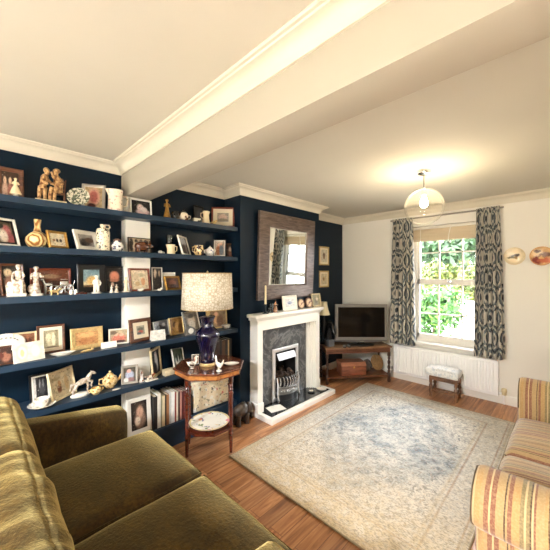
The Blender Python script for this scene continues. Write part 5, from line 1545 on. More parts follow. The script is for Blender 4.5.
for u, vt, lb in ((301.3, 299.5, 'round wooden log slice picture leaning beside the white sketch frame'), (309, 298, 'round wooden log slice picture leaning beside the cream frame')):
    x = 0.385
    y = MY(u, x); rr = (at(u, vt, x=x).z - MZ) / 2
    g = thing('log_slice', lb, 'ornament', (x, y, MZ), R(90), 'ornaments on the mantel shelf')
    m = MB(); m.lathe([(0, 0), (rr, 0), (rr * 1.02, 0.008), (rr, 0.016), (0, 0.016)], 26); m.xform(RX(R(90))); sl_ = m.build('slice', RINGM.m, g); sl_.location = (0, 0.012, rr + 0.004); sl_.rotation_euler = (R(-10), 0, 0)

# ------------------------------------------------------------------ two pictures in the far alcove
for (u0, v0, u1, v1, lb, bg, bl) in ((318.0, 247.5, 327.8, 265.5, 'upper small gilt framed print on the navy wall beside the chimney breast', (236, 226, 204), [(0.5, 0.5, 0.2, 0.28, (140, 112, 84)), (0.5, 0.62, 0.1, 0.1, (80, 60, 46))]),
                                     (318.0, 272.0, 327.5, 287.0, 'lower small gilt framed print on the navy wall beside the chimney breast', (232, 216, 180), [(0.5, 0.5, 0.22, 0.22, (190, 160, 110)), (0.45, 0.5, 0.1, 0.12, (120, 94, 66))])):
    a = at(u0, v0, x=0.0); b = at(u1, v1, x=0.0)
    frame(lb, (0.012, (a.y + b.y) / 2, b.z), R(90), b.y - a.y, a.z - b.z + 0.02, GOLDP, 0.022, picture_mat('alcove_print_%d' % v0, bg, bl), 0.03, 0.0, stand=False, group='pictures in the far alcove', name='framed_print')

# ================================================================== TV STAND
FR_ = Vector((0.89, 4.10)); dv = Vector((0.616, 0.788)); pv = Vector((-0.788, 0.616))
SLEN, SDEP, SZT = 0.89, 0.30, 0.50
scn = FR_ - dv * (SLEN / 2) + pv * (SDEP / 2)
ang = math.atan2(dv.y, dv.x)
st = thing('tv_stand', 'old oak side table with turned legs set across the corner under the television', 'table', (scn.x, scn.y, 0), ang)
m = MB(); m.lo((-SLEN / 2 - 0.03, -SDEP / 2 - 0.035, SZT - 0.022), (SLEN / 2 + 0.03, SDEP / 2 + 0.02, SZT), bev=0.005); m.build('top', OAK, st)
m = MB()
m.lo((-SLEN / 2 - 0.012, -SDEP / 2 - 0.012, SZT - 0.085), (SLEN / 2 + 0.012, -SDEP / 2 + 0.010, SZT - 0.022)); m.lo((-SLEN / 2 - 0.012, SDEP / 2 - 0.01, SZT - 0.085), (SLEN / 2 + 0.012, SDEP / 2 + 0.012, SZT - 0.022))
for s in (-1, 1):
    m.lo((s * SLEN / 2 - 0.011, -SDEP / 2, SZT - 0.085), (s * SLEN / 2 + 0.011, SDEP / 2, SZT - 0.022))
m.build('apron', BRWOOD, st, smooth=False)
TURN = [(0, 0), (0.020, 0), (0.022, 0.03), (0.018, 0.05), (0.022, 0.06), (0.022, 0.12), (0.014, 0.13), (0.020, 0.15), (0.012, 0.165), (0.021, 0.195), (0.021, 0.21), (0.012, 0.235), (0.020, 0.265), (0.020, 0.28), (0.012, 0.305), (0.019, 0.33), (0.012, 0.345), (0.022, 0.36), (0.022, SZT - 0.085), (0, SZT - 0.085)]
for sx in (-1, 1):
    for sy in (-1, 1):
        m = MB(); m.lathe(TURN, 14, (sx * SLEN / 2, sy * SDEP / 2, 0)); m.build('leg', pm('dark_oak_stain', (66, 42, 30), 0.35, var=0.3, vscale=30), st)
m = MB(); m.lo((-SLEN / 2 - 0.008, -SDEP / 2 - 0.008, 0.075), (SLEN / 2 + 0.008, SDEP / 2 + 0.008, 0.10)); m.build('lower_shelf', BRWOOD, st, smooth=False)


def on_stand(lx, ly, z):
    q = scn + dv * lx + pv * ly
    return (q.x, q.y, z)


# television
tvp = Vector((0.585, 3.87))
tv = thing('television', 'grey framed flat television with a dark screen on the corner table', 'television', (tvp.x, tvp.y, SZT), YAW)
TVG = pm('tv_grey_plastic', (126, 122, 118), 0.35, 0.2)
m = MB(); m.ring(0.735, 0.50, [(0, 0), (0, 0.032), (0.006, 0.038), (0.040, 0.038), (0.042, 0.030), (0.042, 0)], T(0, 0, 0.075)); m.build('bezel', TVG, tv, ang=20)
m = MB(); m.lo((-0.335, -0.031, 0.115), (0.335, -0.005, 0.535)); m.build('screen', pm('tv_screen_glass', (10, 10, 11), 0.08), tv, smooth=False)
m = MB(); m.lo((-0.36, 0.0, 0.09), (0.36, 0.05, 0.56), bev=0.02); m.build('rear_shell', BLACK, tv)
m = MB(); m.prism([(-0.375, 0.075), (0.375, 0.075), (0.36, 0.058), (0.15, 0.046), (-0.15, 0.046), (-0.36, 0.058)], -0.034, 0.02, 'Y'); m.build('speaker_bar', pm('tv_dark_grey', (86, 84, 82), 0.4), tv, ang=20)
m = MB(); m.lo((-0.05, -0.015, 0.02), (0.05, 0.02, 0.06)); m.build('neck', BLACK, tv, smooth=False)
m = MB(); m.lathe([(0, 0), (0.19, 0), (0.19, 0.010), (0.16, 0.016), (0.05, 0.022), (0, 0.022)], 32, (0, 0, 0), sy=0.55); m.build('base', BLACK, tv)
m = MB(); m.lo((-0.03, -0.0365, 0.052), (0.03, -0.033, 0.062), bev=0.001); m.build('badge', SILVER, tv)
# remotes
for lx, rz, lb in ((-0.165, 12, 'black television remote nearer the horse head'), (-0.105, 20, 'black television remote nearer the television base')):
    g = thing('remote_control', lb, 'remote', on_stand(lx - 0.03, -0.135, SZT), ang + R(60 + rz), 'remotes on the corner table')
    m = MB(); m.box((0, 0, 0.009), (0.13, 0.042, 0.018), bev=0.006); m.build('case', BLACK, g)
    b = MB()
    for i in range(5):
        for j in range(3):
            b.lo((-0.05 + i * 0.02, -0.013 + j * 0.011, 0.018), (-0.04 + i * 0.02, -0.008 + j * 0.011, 0.0195))
    b.build('buttons', pm('remote_buttons', (200, 200, 200), 0.5), g, smooth=False)
# horse head bust
g = thing('horse_head_bust', 'black horse head bust on a grey block at the chimney end of the corner table', 'ornament', (0.315, 3.505, SZT), R(-20)); g.scale = (1.15, 1.1, 1.32)
m = MB()
m.tube([(-0.035, 0, 0.07), (-0.03, 0, 0.13), (-0.012, 0, 0.19), (0.012, 0, 0.225), (0.03, 0, 0.235)], [0.052, 0.046, 0.038, 0.032, 0.026], 14)
m.tube([(0.0, 0, 0.235), (0.035, 0, 0.215), (0.065, 0, 0.175), (0.085, 0, 0.145), (0.092, 0, 0.132)], [0.026, 0.034, 0.026, 0.022, 0.016], 12)
for s in (-1, 1):
    m.tube([(0.005, s * 0.016, 0.245), (0.004, s * 0.020, 0.275)], [0.010, 0.002], 8)
m.tube([(-0.075, 0, 0.09), (-0.066, 0, 0.15), (-0.045, 0, 0.21), (-0.015, 0, 0.255), (0.015, 0, 0.262)], [0.018, 0.020, 0.020, 0.016, 0.008], 8)
m.build('head', pm('black_bronze', (26, 25, 26), 0.25, 0.3), g)
m = MB(); m.box((-0.01, 0, 0.035), (0.10, 0.085, 0.07), bev=0.006); m.build('base', pm('grey_base_stone', (96, 98, 102), 0.4), g)
# little lamp
g = thing('table_lamp', 'small lamp with a cream flared shade behind the horse head', 'lamp', (0.165, 3.575, SZT), 0)
m = MB(); m.lathe([(0, 0), (0.055, 0), (0.056, 0.012), (0.025, 0.03), (0.018, 0.06), (0.034, 0.12), (0.04, 0.20), (0.028, 0.30), (0.012, 0.36), (0.012, 0.42), (0, 0.42)], 22); m.build('base', BLKF, g)
m = MB(); m.lathe([(0.088, 0.415), (0.078, 0.44), (0.062, 0.49), (0.05, 0.55), (0.046, 0.60)], 28); so = m.build('lamp_shade', pm('cream_shade_silk', (246, 236, 206), 0.8), g); so.modifiers.new('thickness', 'SOLIDIFY').thickness = 0.002
m = MB()
for a in (0, PI):
    m.tube([(0, 0, 0.42), (0.05 * math.cos(a), 0.05 * math.sin(a), 0.59)], 0.002, 6)
m.build('shade_carrier', GOLDP, g)
# wooden chest, dark bag and wicker tray under the stand
g = thing('wooden_box', 'reddish brown wooden box with a sloping lid on the shelf under the television', 'box', on_stand(-0.055, -0.02, 0.10), ang); g.scale = (0.88, 0.95, 0.86)
CH = wood_mat('box_mahogany', (134, 78, 54), (96, 50, 34), (2, 10, 10), 0.3, 0.4)
m = MB(); m.lo((-0.20, -0.12, 0), (0.20, 0.11, 0.15), bev=0.004); m.build('body', CH, g)
m = MB(); m.prism([(-0.122, 0.151), (0.112, 0.151), (0.112, 0.20), (-0.08, 0.20)], -0.202, 0.202, 'X'); m.build('lid', wood_mat('box_lid_wood', (160, 104, 78), (120, 70, 50), (2, 10, 10), 0.3, 0.4), g, ang=15)
m = MB(); m.box((0, -0.122, 0.13), (0.025, 0.004, 0.03), bev=0.001); m.build('clasp', GOLD, g)
g = MB()
g.ell((0, 0, 0.085), (0.085, 0.07, 0.085), 18, 12)
for v in g.bm.verts:
    v.co += v.co.normalized() * 0.02 * mnoise.noise(v.co * 16)
    v.co.z = max(0.001, v.co.z)
tag(g.build('cloth_bag', pm('dark_bag_cloth', (52, 46, 42), 0.9, rgb2=(104, 92, 84), vscale=25)), 'dark crumpled bag beside the wooden box under the television', 'bag', on_stand(0.205, 0.02, 0.10), ang).scale = (0.8, 0.9, 1.0)
g = thing('wicker_tray', 'tan woven tray leaning against the end of the corner table shelf', 'tray', on_stand(0.372, 0.06, 0.10), ang + R(6)); g.scale = (0.72, 1, 0.8)
m = MB()
for i in range(7):
    r = 0.02 + 0.018 * i
    m.tube([(r * math.cos(a), -0.003 * i * 0, r * math.sin(a)) for a in [2 * PI * q / 28 for q in range(28)]], 0.0095, 6, True)
m.ell((0, 0, 0), (0.022, 0.007, 0.022)); m.xform(T(0, 0, 0.141) @ RX(R(-16)) ); m.build('woven_disc', pm('wicker', (170, 132, 84), 0.8, var=0.4, vscale=60), g)

# ================================================================== FOOTSTOOL
a = at(444, 395, z=0)
sto = thing('footstool', 'small brown wooden footstool with a pale padded top by the radiator', 'stool', (1.605, 4.06, 0), R(2)); sto.scale = (1.0, 1.0, 1.2)
SWD = wood_mat('stool_wood', (122, 84, 56), (76, 50, 34), (6, 6, 6), 0.4, 0.2)
LS = [(0, 0), (0.015, 0), (0.019, 0.012), (0.013, 0.03), (0.018, 0.05), (0.019, 0.075), (0.012, 0.085), (0.022, 0.11), (0.012, 0.135), (0.018, 0.145), (0.020, 0.205), (0, 0.205)]
for x in (-0.135, 0.135):
    for y in (-0.09, 0.09):
        m = MB(); m.lathe(LS, 14, (x, y, 0)); m.build('leg', SWD, sto)
m = MB()
for y in (-0.09, 0.09):
    m.lo((-0.15, y - 0.011, 0.175), (0.15, y + 0.011, 0.215), bev=0.003)
for x in (-0.135, 0.135):
    m.lo((x - 0.011, -0.09, 0.175), (x + 0.011, 0.09, 0.215), bev=0.003)
m.build('rail', SWD, sto)
m = MB(); m.lo((-0.135, -0.008, 0.060), (0.135, 0.008, 0.074))
for x in (-0.135, 0.135):
    m.lo((x - 0.008, -0.09, 0.060), (x + 0.008, 0.09, 0.074))
m.lo((-0.135, -0.097, 0.060), (0.135, -0.083, 0.074))
m.build('stretcher', SWD, sto)


def cushion(hx, hy, hz, r, crown=0.0, crown_b=None, n=16, wr=0.0, wsc=6.0, seed=0.0, puff=0.0, wstretch=(1, 1, 1)):
    """soft box: rounded edges, crowned faces, gentle creases; centred on the origin"""
    b = bmesh.new()
    bmesh.ops.create_cube(b, size=2.0)
    bmesh.ops.subdivide_edges(b, edges=b.edges[:], cuts=n, use_grid_fill=True)
    h = Vector((hx, hy, hz))
    inner = Vector([max(0.0, q - r) for q in h])
    for v in b.verts:
        p = Vector([math.sin(q * PI / 2) * 0.65 + q * 0.35 for q in v.co])
        q = Vector((p.x * h.x, p.y * h.y, p.z * h.z))
        c = Vector([max(-inner[i], min(inner[i], q[i])) for i in range(3)])
        d = q - c
        if d.length > 1e-9:
            q = c + d.normalized() * r * (1 if d.length > 1e-6 else 0)
        fx, fy, fz = 1 - p.x ** 2, 1 - p.y ** 2, 1 - p.z ** 2
        if p.z > 0:
            q.z += crown * (max(0, fx) * max(0, fy)) ** 0.6 * p.z
        else:
            q.z += (crown_b if crown_b is not None else 0) * (max(0, fx) * max(0, fy)) ** 0.6 * p.z
        if puff:
            q.y += puff * (max(0, fx) * max(0, fz)) ** 0.6 * p.y
            q.x += puff * 0.4 * (max(0, fy) * max(0, fz)) ** 0.6 * p.x
        if wr:
            s = Vector((q.x * wstretch[0], q.y * wstretch[1], q.z * wstretch[2])) * wsc + Vector((seed, seed * 1.7, seed * 0.6))
            nz = mnoise.noise(s) + 0.5 * mnoise.noise(s * 2.1)
            q += q.normalized() * wr * nz
        v.co = q
    m = MB(); m.merge(b)
    return m


k = NT('pale_needlework')
P = k.coords('Object')
c = k.mix(k.maprange(k.noise(P, 26.0, 3.0, 0.6, 1.0), 0.52, 0.62), lin((228, 228, 226)), lin((196, 202, 210)))
c = k.mix(k.maprange(k.noise(P, 60.0, 2.0), 0.58, 0.66, 0, 0.6), c, lin((178, 178, 174)))
k.link(c, k.b.inputs['Base Color']); k.b.inputs['Roughness'].default_value = 0.9
m = cushion(0.185, 0.122, 0.034, 0.030, 0.024, 0.0, 12, 0.003, 18); m.xform(T(-0.018, 0, 0.249)); m.build('padded_top', k.m, sto, ang=80)
m = MB(); m.tube([(x * 0.168, y * 0.108, 0.237) for x, y in ((-1, -1), (0, -1.03), (1, -1), (1.03, 0), (1, 1), (0, 1.03), (-1, 1), (-1.03, 0))], 0.006, 6, True); m.build('piping', pm('grey_cord', (150, 148, 140), 0.8), sto)

# ================================================================== WALL PLATES
WD = picture_mat('bird_plate', (236, 216, 178), [(0.5, 0.5, 0.43, 0.43, (240, 222, 188)), (0.45, 0.5, 0.17, 0.10, (96, 80, 56)), (0.62, 0.56, 0.13, 0.10, (70, 56, 40)), (0.38, 0.42, 0.26, 0.06, (120, 108, 72)), (0.55, 0.40, 0.12, 0.08, (150, 120, 70))], 0.16, 0.2)
WD2 = picture_mat('harvest_plate', (232, 186, 130), [(0.35, 0.65, 0.3, 0.25, (236, 206, 160)), (0.32, 0.28, 0.30, 0.22, (120, 44, 34)), (0.65, 0.25, 0.32, 0.16, (196, 104, 70)), (0.30, 0.78, 0.14, 0.10, (90, 62, 44)), (0.5, 0.52, 0.2, 0.12, (140, 96, 60)), (0.7, 0.6, 0.2, 0.16, (110, 70, 46)), (0.75, 0.8, 0.2, 0.12, (214, 170, 120)), (0.45, 0.4, 0.12, 0.10, (226, 180, 110))], 0.22, 0.2)


def wall_plate(label, xc, zc, r, pic, rim):
    g = thing('decorative_plate', label, 'plate', (xc, YW - 0.0004, zc), 0, 'plates on the window wall')
    m = MB(); m.lathe([(0, 0), (r * 0.55, 0), (r * 0.7, 0.006), (r * 0.98, 0.017), (r, 0.020), (r * 0.96, 0.021), (r * 0.7, 0.011), (0, 0.0095)], 48); m.xform(RX(R(90))); m.build('rim', rim, g)
    m = MB(); m.uv = m.bm.loops.layers.uv.new('UVMap')
    n = 40; rr = r * 0.93
    prof = [(0.0, 0.0105), (r * 0.68, 0.0115), (rr, 0.0205)]
    rings = [[m.bm.verts.new((q * math.cos(2 * PI * i / n), -d, q * math.sin(2 * PI * i / n))) for i in range(n)] for q, d in prof[1:]]
    cv = m.bm.verts.new((0, -prof[0][1], 0))
    for i in range(n):
        j = (i + 1) % n
        m.face([cv, rings[0][i], rings[0][j]]); m.face([rings[0][i], rings[0][j], rings[1][j], rings[1][i]])
    for f in m.bm.faces:
        for l in f.loops:
            l[m.uv].uv = (0.5 + l.vert.co.x / (2 * rr), 0.5 + l.vert.co.z / (2 * rr))
    m.build('painting', pic, g)


wall_plate('cream wall plate painted with a dark bird, nearer the curtain', 2.243, 1.702, 0.098, WD, pm('cream_glaze', (226, 206, 168), 0.2))
wall_plate('orange and brown wall plate painted with a harvest scene', 2.475, 1.694, 0.102, WD2, pm('amber_glaze', (206, 150, 96), 0.2))

# ================================================================== OLIVE SOFA
def velvet():
    k = NT('olive_velvet')
    P = k.coords('Object')
    n1 = k.noise(P, 7.0, 4.0, 0.6, 0.5)
    n2 = k.noise(P, 60.0, 3.0, 0.6)
    c = k.ramp(n1, [(0.3, lin((42, 27, 5))), (0.5, lin((62, 42, 9))), (0.7, lin((84, 60, 16)))])
    c = k.mix(k.maprange(n2, 0.42, 0.62, 0.0, 0.55), c, lin((22, 15, 4)))
    k.link(c, k.b.inputs['Base Color'])
    k.b.inputs['Roughness'].default_value = 0.75
    k.b.inputs['Specular IOR Level'].default_value = 0.2
    k.b.inputs['Sheen Weight'].default_value = 1.0
    k.b.inputs['Sheen Roughness'].default_value = 0.4
    k.b.inputs['Sheen Tint'].default_value = lin((240, 214, 142))
    k.bump(k.noise(P, 75.0, 4.0, 0.65), 0.55, 0.006)
    return k.m


VEL = velvet()
so = thing('olive_sofa', 'olive green velvet two seat sofa with its end against the shelves', 'sofa', (1.315, 0.35, 0))
ox, oy = 1.315, 0.35
def L3(x, y, z):
    return (x - ox, y - oy, z)


m = cushion(0.815, 0.40, 0.115, 0.04, 0, 0, 8); m.xform(T(0, 0.03 - 0.02, 0.185)); m.build('base', VEL, so, ang=80)
for x0, x1, sd in ((0.665, 1.308, 1.0), (1.312, 1.955, 5.0)):
    m = cushion((x1 - x0) / 2, 0.325, 0.085, 0.045, 0.030, 0, 20, 0.004, 5, sd); m.xform(T(*L3((x0 + x1) / 2, 0.548, 0.375)))
    cu = m.build('seat_cushion', VEL, so, ang=80)
    w = (x1 - x0) / 2 - 0.012
    m = MB(); m.tube([L3((x0 + x1) / 2 + sx * w, 0.548 + sy * 0.313, 0.445) for sx, sy in ((-1, -1), (1, -1), (1, 1), (-1, 1))], 0.004, 6, True); m.build('piping', VEL, cu)
for x0, x1, sd in ((0.655, 1.305, 2.0), (1.315, 1.965, 8.0)):
    m = cushion((x1 - x0) / 2 + 0.034, 0.135, 0.225, 0.075, 0.004, 0.0, 46, 0.011, 4.2, sd, 0.022, (4.6, 0.9, 1.0)); m.xform(T(*L3((x0 + x1) / 2, 0.055, 0.66)) @ RX(R(9)))
    m.build('back_cushion', VEL, so, ang=80)
m = cushion(0.815, 0.085, 0.30, 0.06, 0, 0, 10); m.xform(T(*L3(1.315, -0.10, 0.40)) @ RX(R(5))); m.build('backrest', VEL, so, ang=80)
for x0, x1 in ((0.505, 0.655), (1.965, 2.115)):
    m = cushion((x1 - x0) / 2, 0.455, 0.265, 0.035, 0.008, 0, 12, 0.003, 6)
    for v in m.bm.verts:
        if v.co.z > 0.1:
            v.co.z -= 0.075 * max(0.0, (v.co.y + 0.1) / 0.55) - 0.065
    m.xform(T(*L3((x0 + x1) / 2, 0.268, 0.365))); m.build('arm', VEL, so, ang=80)
for x in (0.56, 2.06):
    for y in (-0.10, 0.66):
        m = MB(); m.lathe([(0, 0), (0.018, 0), (0.026, 0.10), (0, 0.10)], 12, L3(x, y, 0)); m.build('foot', DKWOOD, so)

# ================================================================== STRIPED SOFA
def stripes(name, axis, period=0.30):
    k = NT(name)
    P = k.coords('Object')
    s = k.sep(P)
    wob = k.math('MULTIPLY', k.math('SUBTRACT', k.noise(P, 5.0, 2.0), 0.5), 0.006)
    v = k.math('FRACT', k.math('DIVIDE', k.math('ADD', k.math('ADD', s[axis], wob), 10.0), period))
    tan, cream, rust, brown, olive, gold = (lin((172, 142, 98)), lin((196, 170, 126)), lin((132, 84, 64)), lin((74, 52, 38)), lin((132, 116, 80)), lin((176, 140, 90)))
    seq = [(0, rust), (.05, cream), (.07, rust), (.12, tan), (.20, brown), (.215, tan), (.235, rust), (.275, gold), (.35, olive), (.39, cream), (.41, olive), (.44, brown), (.455, cream), (.475, rust), (.495, tan),
           (.57, gold), (.60, brown), (.615, gold), (.64, brown), (.655, tan), (.74, cream), (.76, olive), (.80, tan), (.84, brown), (.855, rust), (.875, cream), (.895, gold), (.96, tan)]
    c = k.ramp(v, seq, 'CONSTANT')
    c = k.mix(k.maprange(k.noise(P, 150.0, 2.0), 0.4, 0.7, 0.0, 0.22), c, lin((226, 200, 150)))
    k.link(c, k.b.inputs['Base Color'])
    k.b.inputs['Roughness'].default_value = 0.85
    k.b.inputs['Sheen Weight'].default_value = 0.3
    k.bump(k.noise(P, 300.0, 2.0), 0.25, 0.003)
    return k.m


STX, STY = stripes('upright_stripe_cloth', 0), stripes('cross_stripe_cloth', 1, 0.27)
PIPE = pm('dark_piping_cord', (92, 76, 54), 0.8)
sx0, sx1, sy0, sy1 = 2.415, 3.30, 1.33, 3.04
sc_, cyc = Vector((2.86, 2.18)), 2.18
ss = thing('striped_sofa', 'tan and rust striped two seat sofa with rolled arms facing the shelves', 'sofa', (sc_.x, sc_.y, 0))


def L4(x, y, z):
    return (x - sc_.x, y - sc_.y, z)


m = MB(); m.lo(L4(sx0 + 0.03, sy0 + 0.09, 0.07), L4(sx1, sy1 - 0.09, 0.32), bev=0.02); m.build('base', STX, ss)
# rolled arms: section in (y, z), inner face first
sec = [(0.235, 0.10), (0.235, 0.52), (0.232, 0.60), (0.215, 0.66), (0.18, 0.705), (0.13, 0.725), (0.08, 0.715), (0.035, 0.685), (0.008, 0.64), (0.0, 0.59), (0.010, 0.55), (0.035, 0.525), (0.07, 0.515), (0.085, 0.50), (0.088, 0.40), (0.09, 0.10)]
for s, yb in ((1, sy0), (-1, sy1)):
    m = MB()
    loops = []
    cy_, cz_ = 0.14, 0.55
    for x, ins in ((sx0 + 0.0, 0.030), (sx0 + 0.004, 0.014), (sx0 + 0.014, 0.004), (sx0 + 0.035, 0.0), (sx0 + 0.2, 0), (sx0 + 0.4, 0), (sx0 + 0.6, 0), (sx1, 0)):
        lp = []
        for (y, z) in sec:
            dy, dz = cy_ - y, (cz_ - z) if z > 0.45 else 0
            L = math.hypot(dy, dz) or 1
            y2, z2 = y + dy / L * ins, z + dz / L * ins
            lp.append(m.bm.verts.new(L4(x, yb + s * y2, z2)))
        loops.append(lp)
    q = len(sec)
    for a, b in zip(loops, loops[1:]):
        for i in range(q):
            j = (i + 1) % q
            m.face([a[i], a[j], b[j], b[i]])
    m.face(loops[0]); m.face(loops[-1])
    am = m.build('arm', STX, ss, ang=40)
    pp = MB(); pp.tube([L4(sx0 + 0.006, yb + s * (y + (0.14 - y) * 0.10), z + ((0.55 - z) * 0.08 if z > 0.45 else 0)) for y, z in sec[1:14]], 0.005, 6); pp.build('piping', PIPE, am)
for y0, y1, sd in ((1.572, 2.178, 1.0), (2.182, 2.798, 4.0)):
    m = cushion(0.325, (y1 - y0) / 2, 0.075, 0.05, 0.045, 0, 18, 0.004, 5, sd); m.xform(T(*L4(2.735, (y0 + y1) / 2, 0.395)))
    cu = m.build('seat_cushion', STY, ss, ang=80)
    hy = (y1 - y0) / 2 - 0.012
    pp = MB()
    for zz in (0.435, 0.352):
        pp.tube([L4(2.735 - 0.316, (y0 + y1) / 2 + sy_ * hy, zz) if abs(sy_) < 0.99 else L4(2.735 - 0.300, (y0 + y1) / 2 + sy_ * hy, zz) for sy_ in (-1, -0.95, -0.5, 0, 0.5, 0.95, 1)] + [L4(2.735 + 0.28, (y0 + y1) / 2 + hy, zz), L4(2.735 + 0.28, (y0 + y1) / 2 - hy, zz)], 0.005, 6, True)
    pp.build('piping', PIPE, cu)
for y0, y1, sd in ((1.572, 2.178, 2.0), (2.182, 2.798, 6.0)):
    m = cushion(0.11, (y1 - y0) / 2, 0.23, 0.08, 0.0, 0, 14, 0.008, 4, sd, 0.0); m.xform(T(*L4(3.06, (y0 + y1) / 2, 0.69)) @ RY(R(10))); m.build('back_cushion', STY, ss, ang=80)
m = MB(); m.lo(L4(3.17, sy0 + 0.08, 0.10), L4(sx1, sy1 - 0.08, 0.88), bev=0.04, seg=3); m.build('backrest', STX, ss)
for x in (sx0 + 0.08, sx1 - 0.08):
    for y in (sy0 + 0.16, sy1 - 0.16):
        m = MB(); m.lathe([(0, 0), (0.022, 0), (0.03, 0.075), (0, 0.075)], 12, L4(x, y, 0)); m.build('foot', DKWOOD, ss)

# ================================================================== PENDANT LIGHTS
BULB = NT('warm_bulb_glow')
em = BULB.new('ShaderNodeEmission'); em.inputs[0].default_value = (1.0, 0.83, 0.57, 1); em.inputs[1].default_value = 190.0
BULB.link(em.outputs[0], BULB.out.inputs[0]); BULB.n.remove(BULB.b)
GLB = NT('ribbed_globe_glass')
P = GLB.coords('Object'); s_ = GLB.sep(P)
tr = GLB.new('ShaderNodeBsdfTransparent'); tr.inputs[0].default_value = (0.97, 0.96, 0.94, 1)
gl = GLB.new('ShaderNodeBsdfGlossy'); gl.inputs['Roughness'].default_value = 0.05
tl = GLB.new('ShaderNodeBsdfTranslucent'); tl.inputs[0].default_value = lin((250, 240, 220))
ridge = GLB.math('SINE', GLB.math('MULTIPLY', s_[2], 330.0))
haze = GLB.math('ADD', 0.006, GLB.math('MULTIPLY', GLB.maprange(ridge, 0.3, 1.0), 0.010))
haze = GLB.math('ADD', haze, GLB.maprange(s_[2], -0.005, 0.005, 0.0, 0.028))
m1 = GLB.new('ShaderNodeMixShader'); GLB.link(haze, m1.inputs[0]); GLB.link(tr.outputs[0], m1.inputs[1]); GLB.link(tl.outputs[0], m1.inputs[2])
lw = GLB.new('ShaderNodeLayerWeight'); lw.inputs[0].default_value = 0.12
m2 = GLB.new('ShaderNodeMixShader'); GLB.link(GLB.math('MULTIPLY', lw.outputs['Fresnel'], 0.4), m2.inputs[0]); GLB.link(m1.outputs[0], m2.inputs[1]); GLB.link(gl.outputs[0], m2.inputs[2])
GLB.link(m2.outputs[0], GLB.out.inputs[0]); GLB.n.remove(GLB.b)
GC = 2.085


def pendant(label, x, y, glow=BULB):
    g = thing('pendant_light', label, 'ceiling light', (x, y, GC), 0, 'glass globe pendant lights')
    m = MB(); m.lathe([(0.0, H - GC - 0.03), (0.04, H - GC - 0.03), (0.052, H - GC - 0.022), (0.055, H - GC - 0.001), (0, H - GC - 0.001)], 28); m.build('ceiling_rose', CHROME, g)
    m = MB(); m.tube([(0, 0, H - GC - 0.025), (0, 0, 0.15)], 0.004, 8); m.build('cord', pm('grey_flex', (120, 116, 110), 0.5), g)
    m = MB(); m.lathe([(0, 0.10), (0.018, 0.10), (0.02, 0.14), (0.012, 0.165), (0, 0.167)], 16)
    for i in range(4):
        a = 2 * PI * i / 4 + 0.3
        m.tube([(0.012 * math.cos(a), 0.012 * math.sin(a), 0.158), (0.058 * math.cos(a), 0.058 * math.sin(a), 0.150)], 0.004, 6)
    m.build('lamp_holder', CHROME, g)
    m = MB()
    rg = 0.160
    m.lathe([(rg * math.sin(t), -rg * math.cos(t)) for t in [PI * i / 36 * (1 - 0.117) for i in range(37)]][0:1] + [(rg * math.sin(t), -rg * math.cos(t)) for t in [PI * (1 - 0.117) * i / 36 for i in range(1, 37)]], 56)
    top = [f for f in m.bm.faces if len(f.verts) > 4]
    bmesh.ops.delete(m.bm, geom=top, context='FACES_ONLY')
    m.build('globe', GLB.m, g)
    m = MB(); m.lathe([(0, -0.005), (0.018, 0.0), (0.030, 0.018), (0.031, 0.036), (0.022, 0.066), (0.014, 0.085), (0.013, 0.10), (0, 0.10)], 20); m.build('bulb', glow.m, g)
    return g


pendant('clear ribbed glass globe pendant with a glowing bulb hanging from the ceiling', 1.781, 2.782)
# unseen flush fill lamp, added behind the camera to light the room
RLX, RLY = 2.1, -2.1
fl = thing('fill_lamp', 'round flush fill lamp added unseen on the ceiling behind the camera', 'ceiling light', (RLX, RLY, H - 0.08))
m = MB(); m.lathe([(0.0, 0.0799), (0.36, 0.0799), (0.36, 0.0), (0.34, 0.0), (0.34, 0.07), (0.0, 0.07)], 40); m.build('rim', WHITE, fl)  # deep rim keeps the fill lamp's grazing light off the beam
dl = bpy.data.lights.new('fill_lamp_light', 'AREA'); dl.shape = 'DISK'; dl.size = 0.66; dl.energy = 215.0; dl.color = (0.94, 0.97, 1.0)
dlo = bpy.data.objects.new('fill_lamp_light', dl); COL.objects.link(dlo); dlo.location = (RLX, RLY, H - 0.02)

# ================================================================== OUTSIDE
def leaf_ball(m, c, r, n, size, rnd, flat=1.0):
    for _ in range(n):
        d = Vector((rnd.gauss(0, 1), rnd.gauss(0, 1), rnd.gauss(0, 1))).normalized()
        p = Vector(c) + Vector((d.x * r[0], d.y * r[1], d.z * r[2])) * (rnd.random() ** 0.4)
        u = Vector((rnd.gauss(0, 1), rnd.gauss(0, 1), rnd.gauss(0, 1))).normalized()
        w = u.cross(d)
        if w.length < 1e-3:
            continue
        w.normalize()
        l = size * rnd.uniform(0.6, 1.3)
        m.mi = rnd.choice((0, 0, 1, 2))
        m.face([m.bm.verts.new(q) for q in (p - u * l, p + w * l * 0.35, p + u * l, p - w * l * 0.35)])


def leafm(name, rgb):
    k = NT(name)
    k.b.inputs['Base Color'].default_value = lin(rgb); k.b.inputs['Roughness'].default_value = 0.5
    tl = k.new('ShaderNodeBsdfTranslucent'); tl.inputs[0].default_value = lin(rgb)
    mx = k.new('ShaderNodeMixShader'); mx.inputs[0].default_value = 0.12
    k.link(k.b.outputs[0], mx.inputs[1]); k.link(tl.outputs[0], mx.inputs[2]); k.link(mx.outputs[0], k.out.inputs[0])
    return k.m


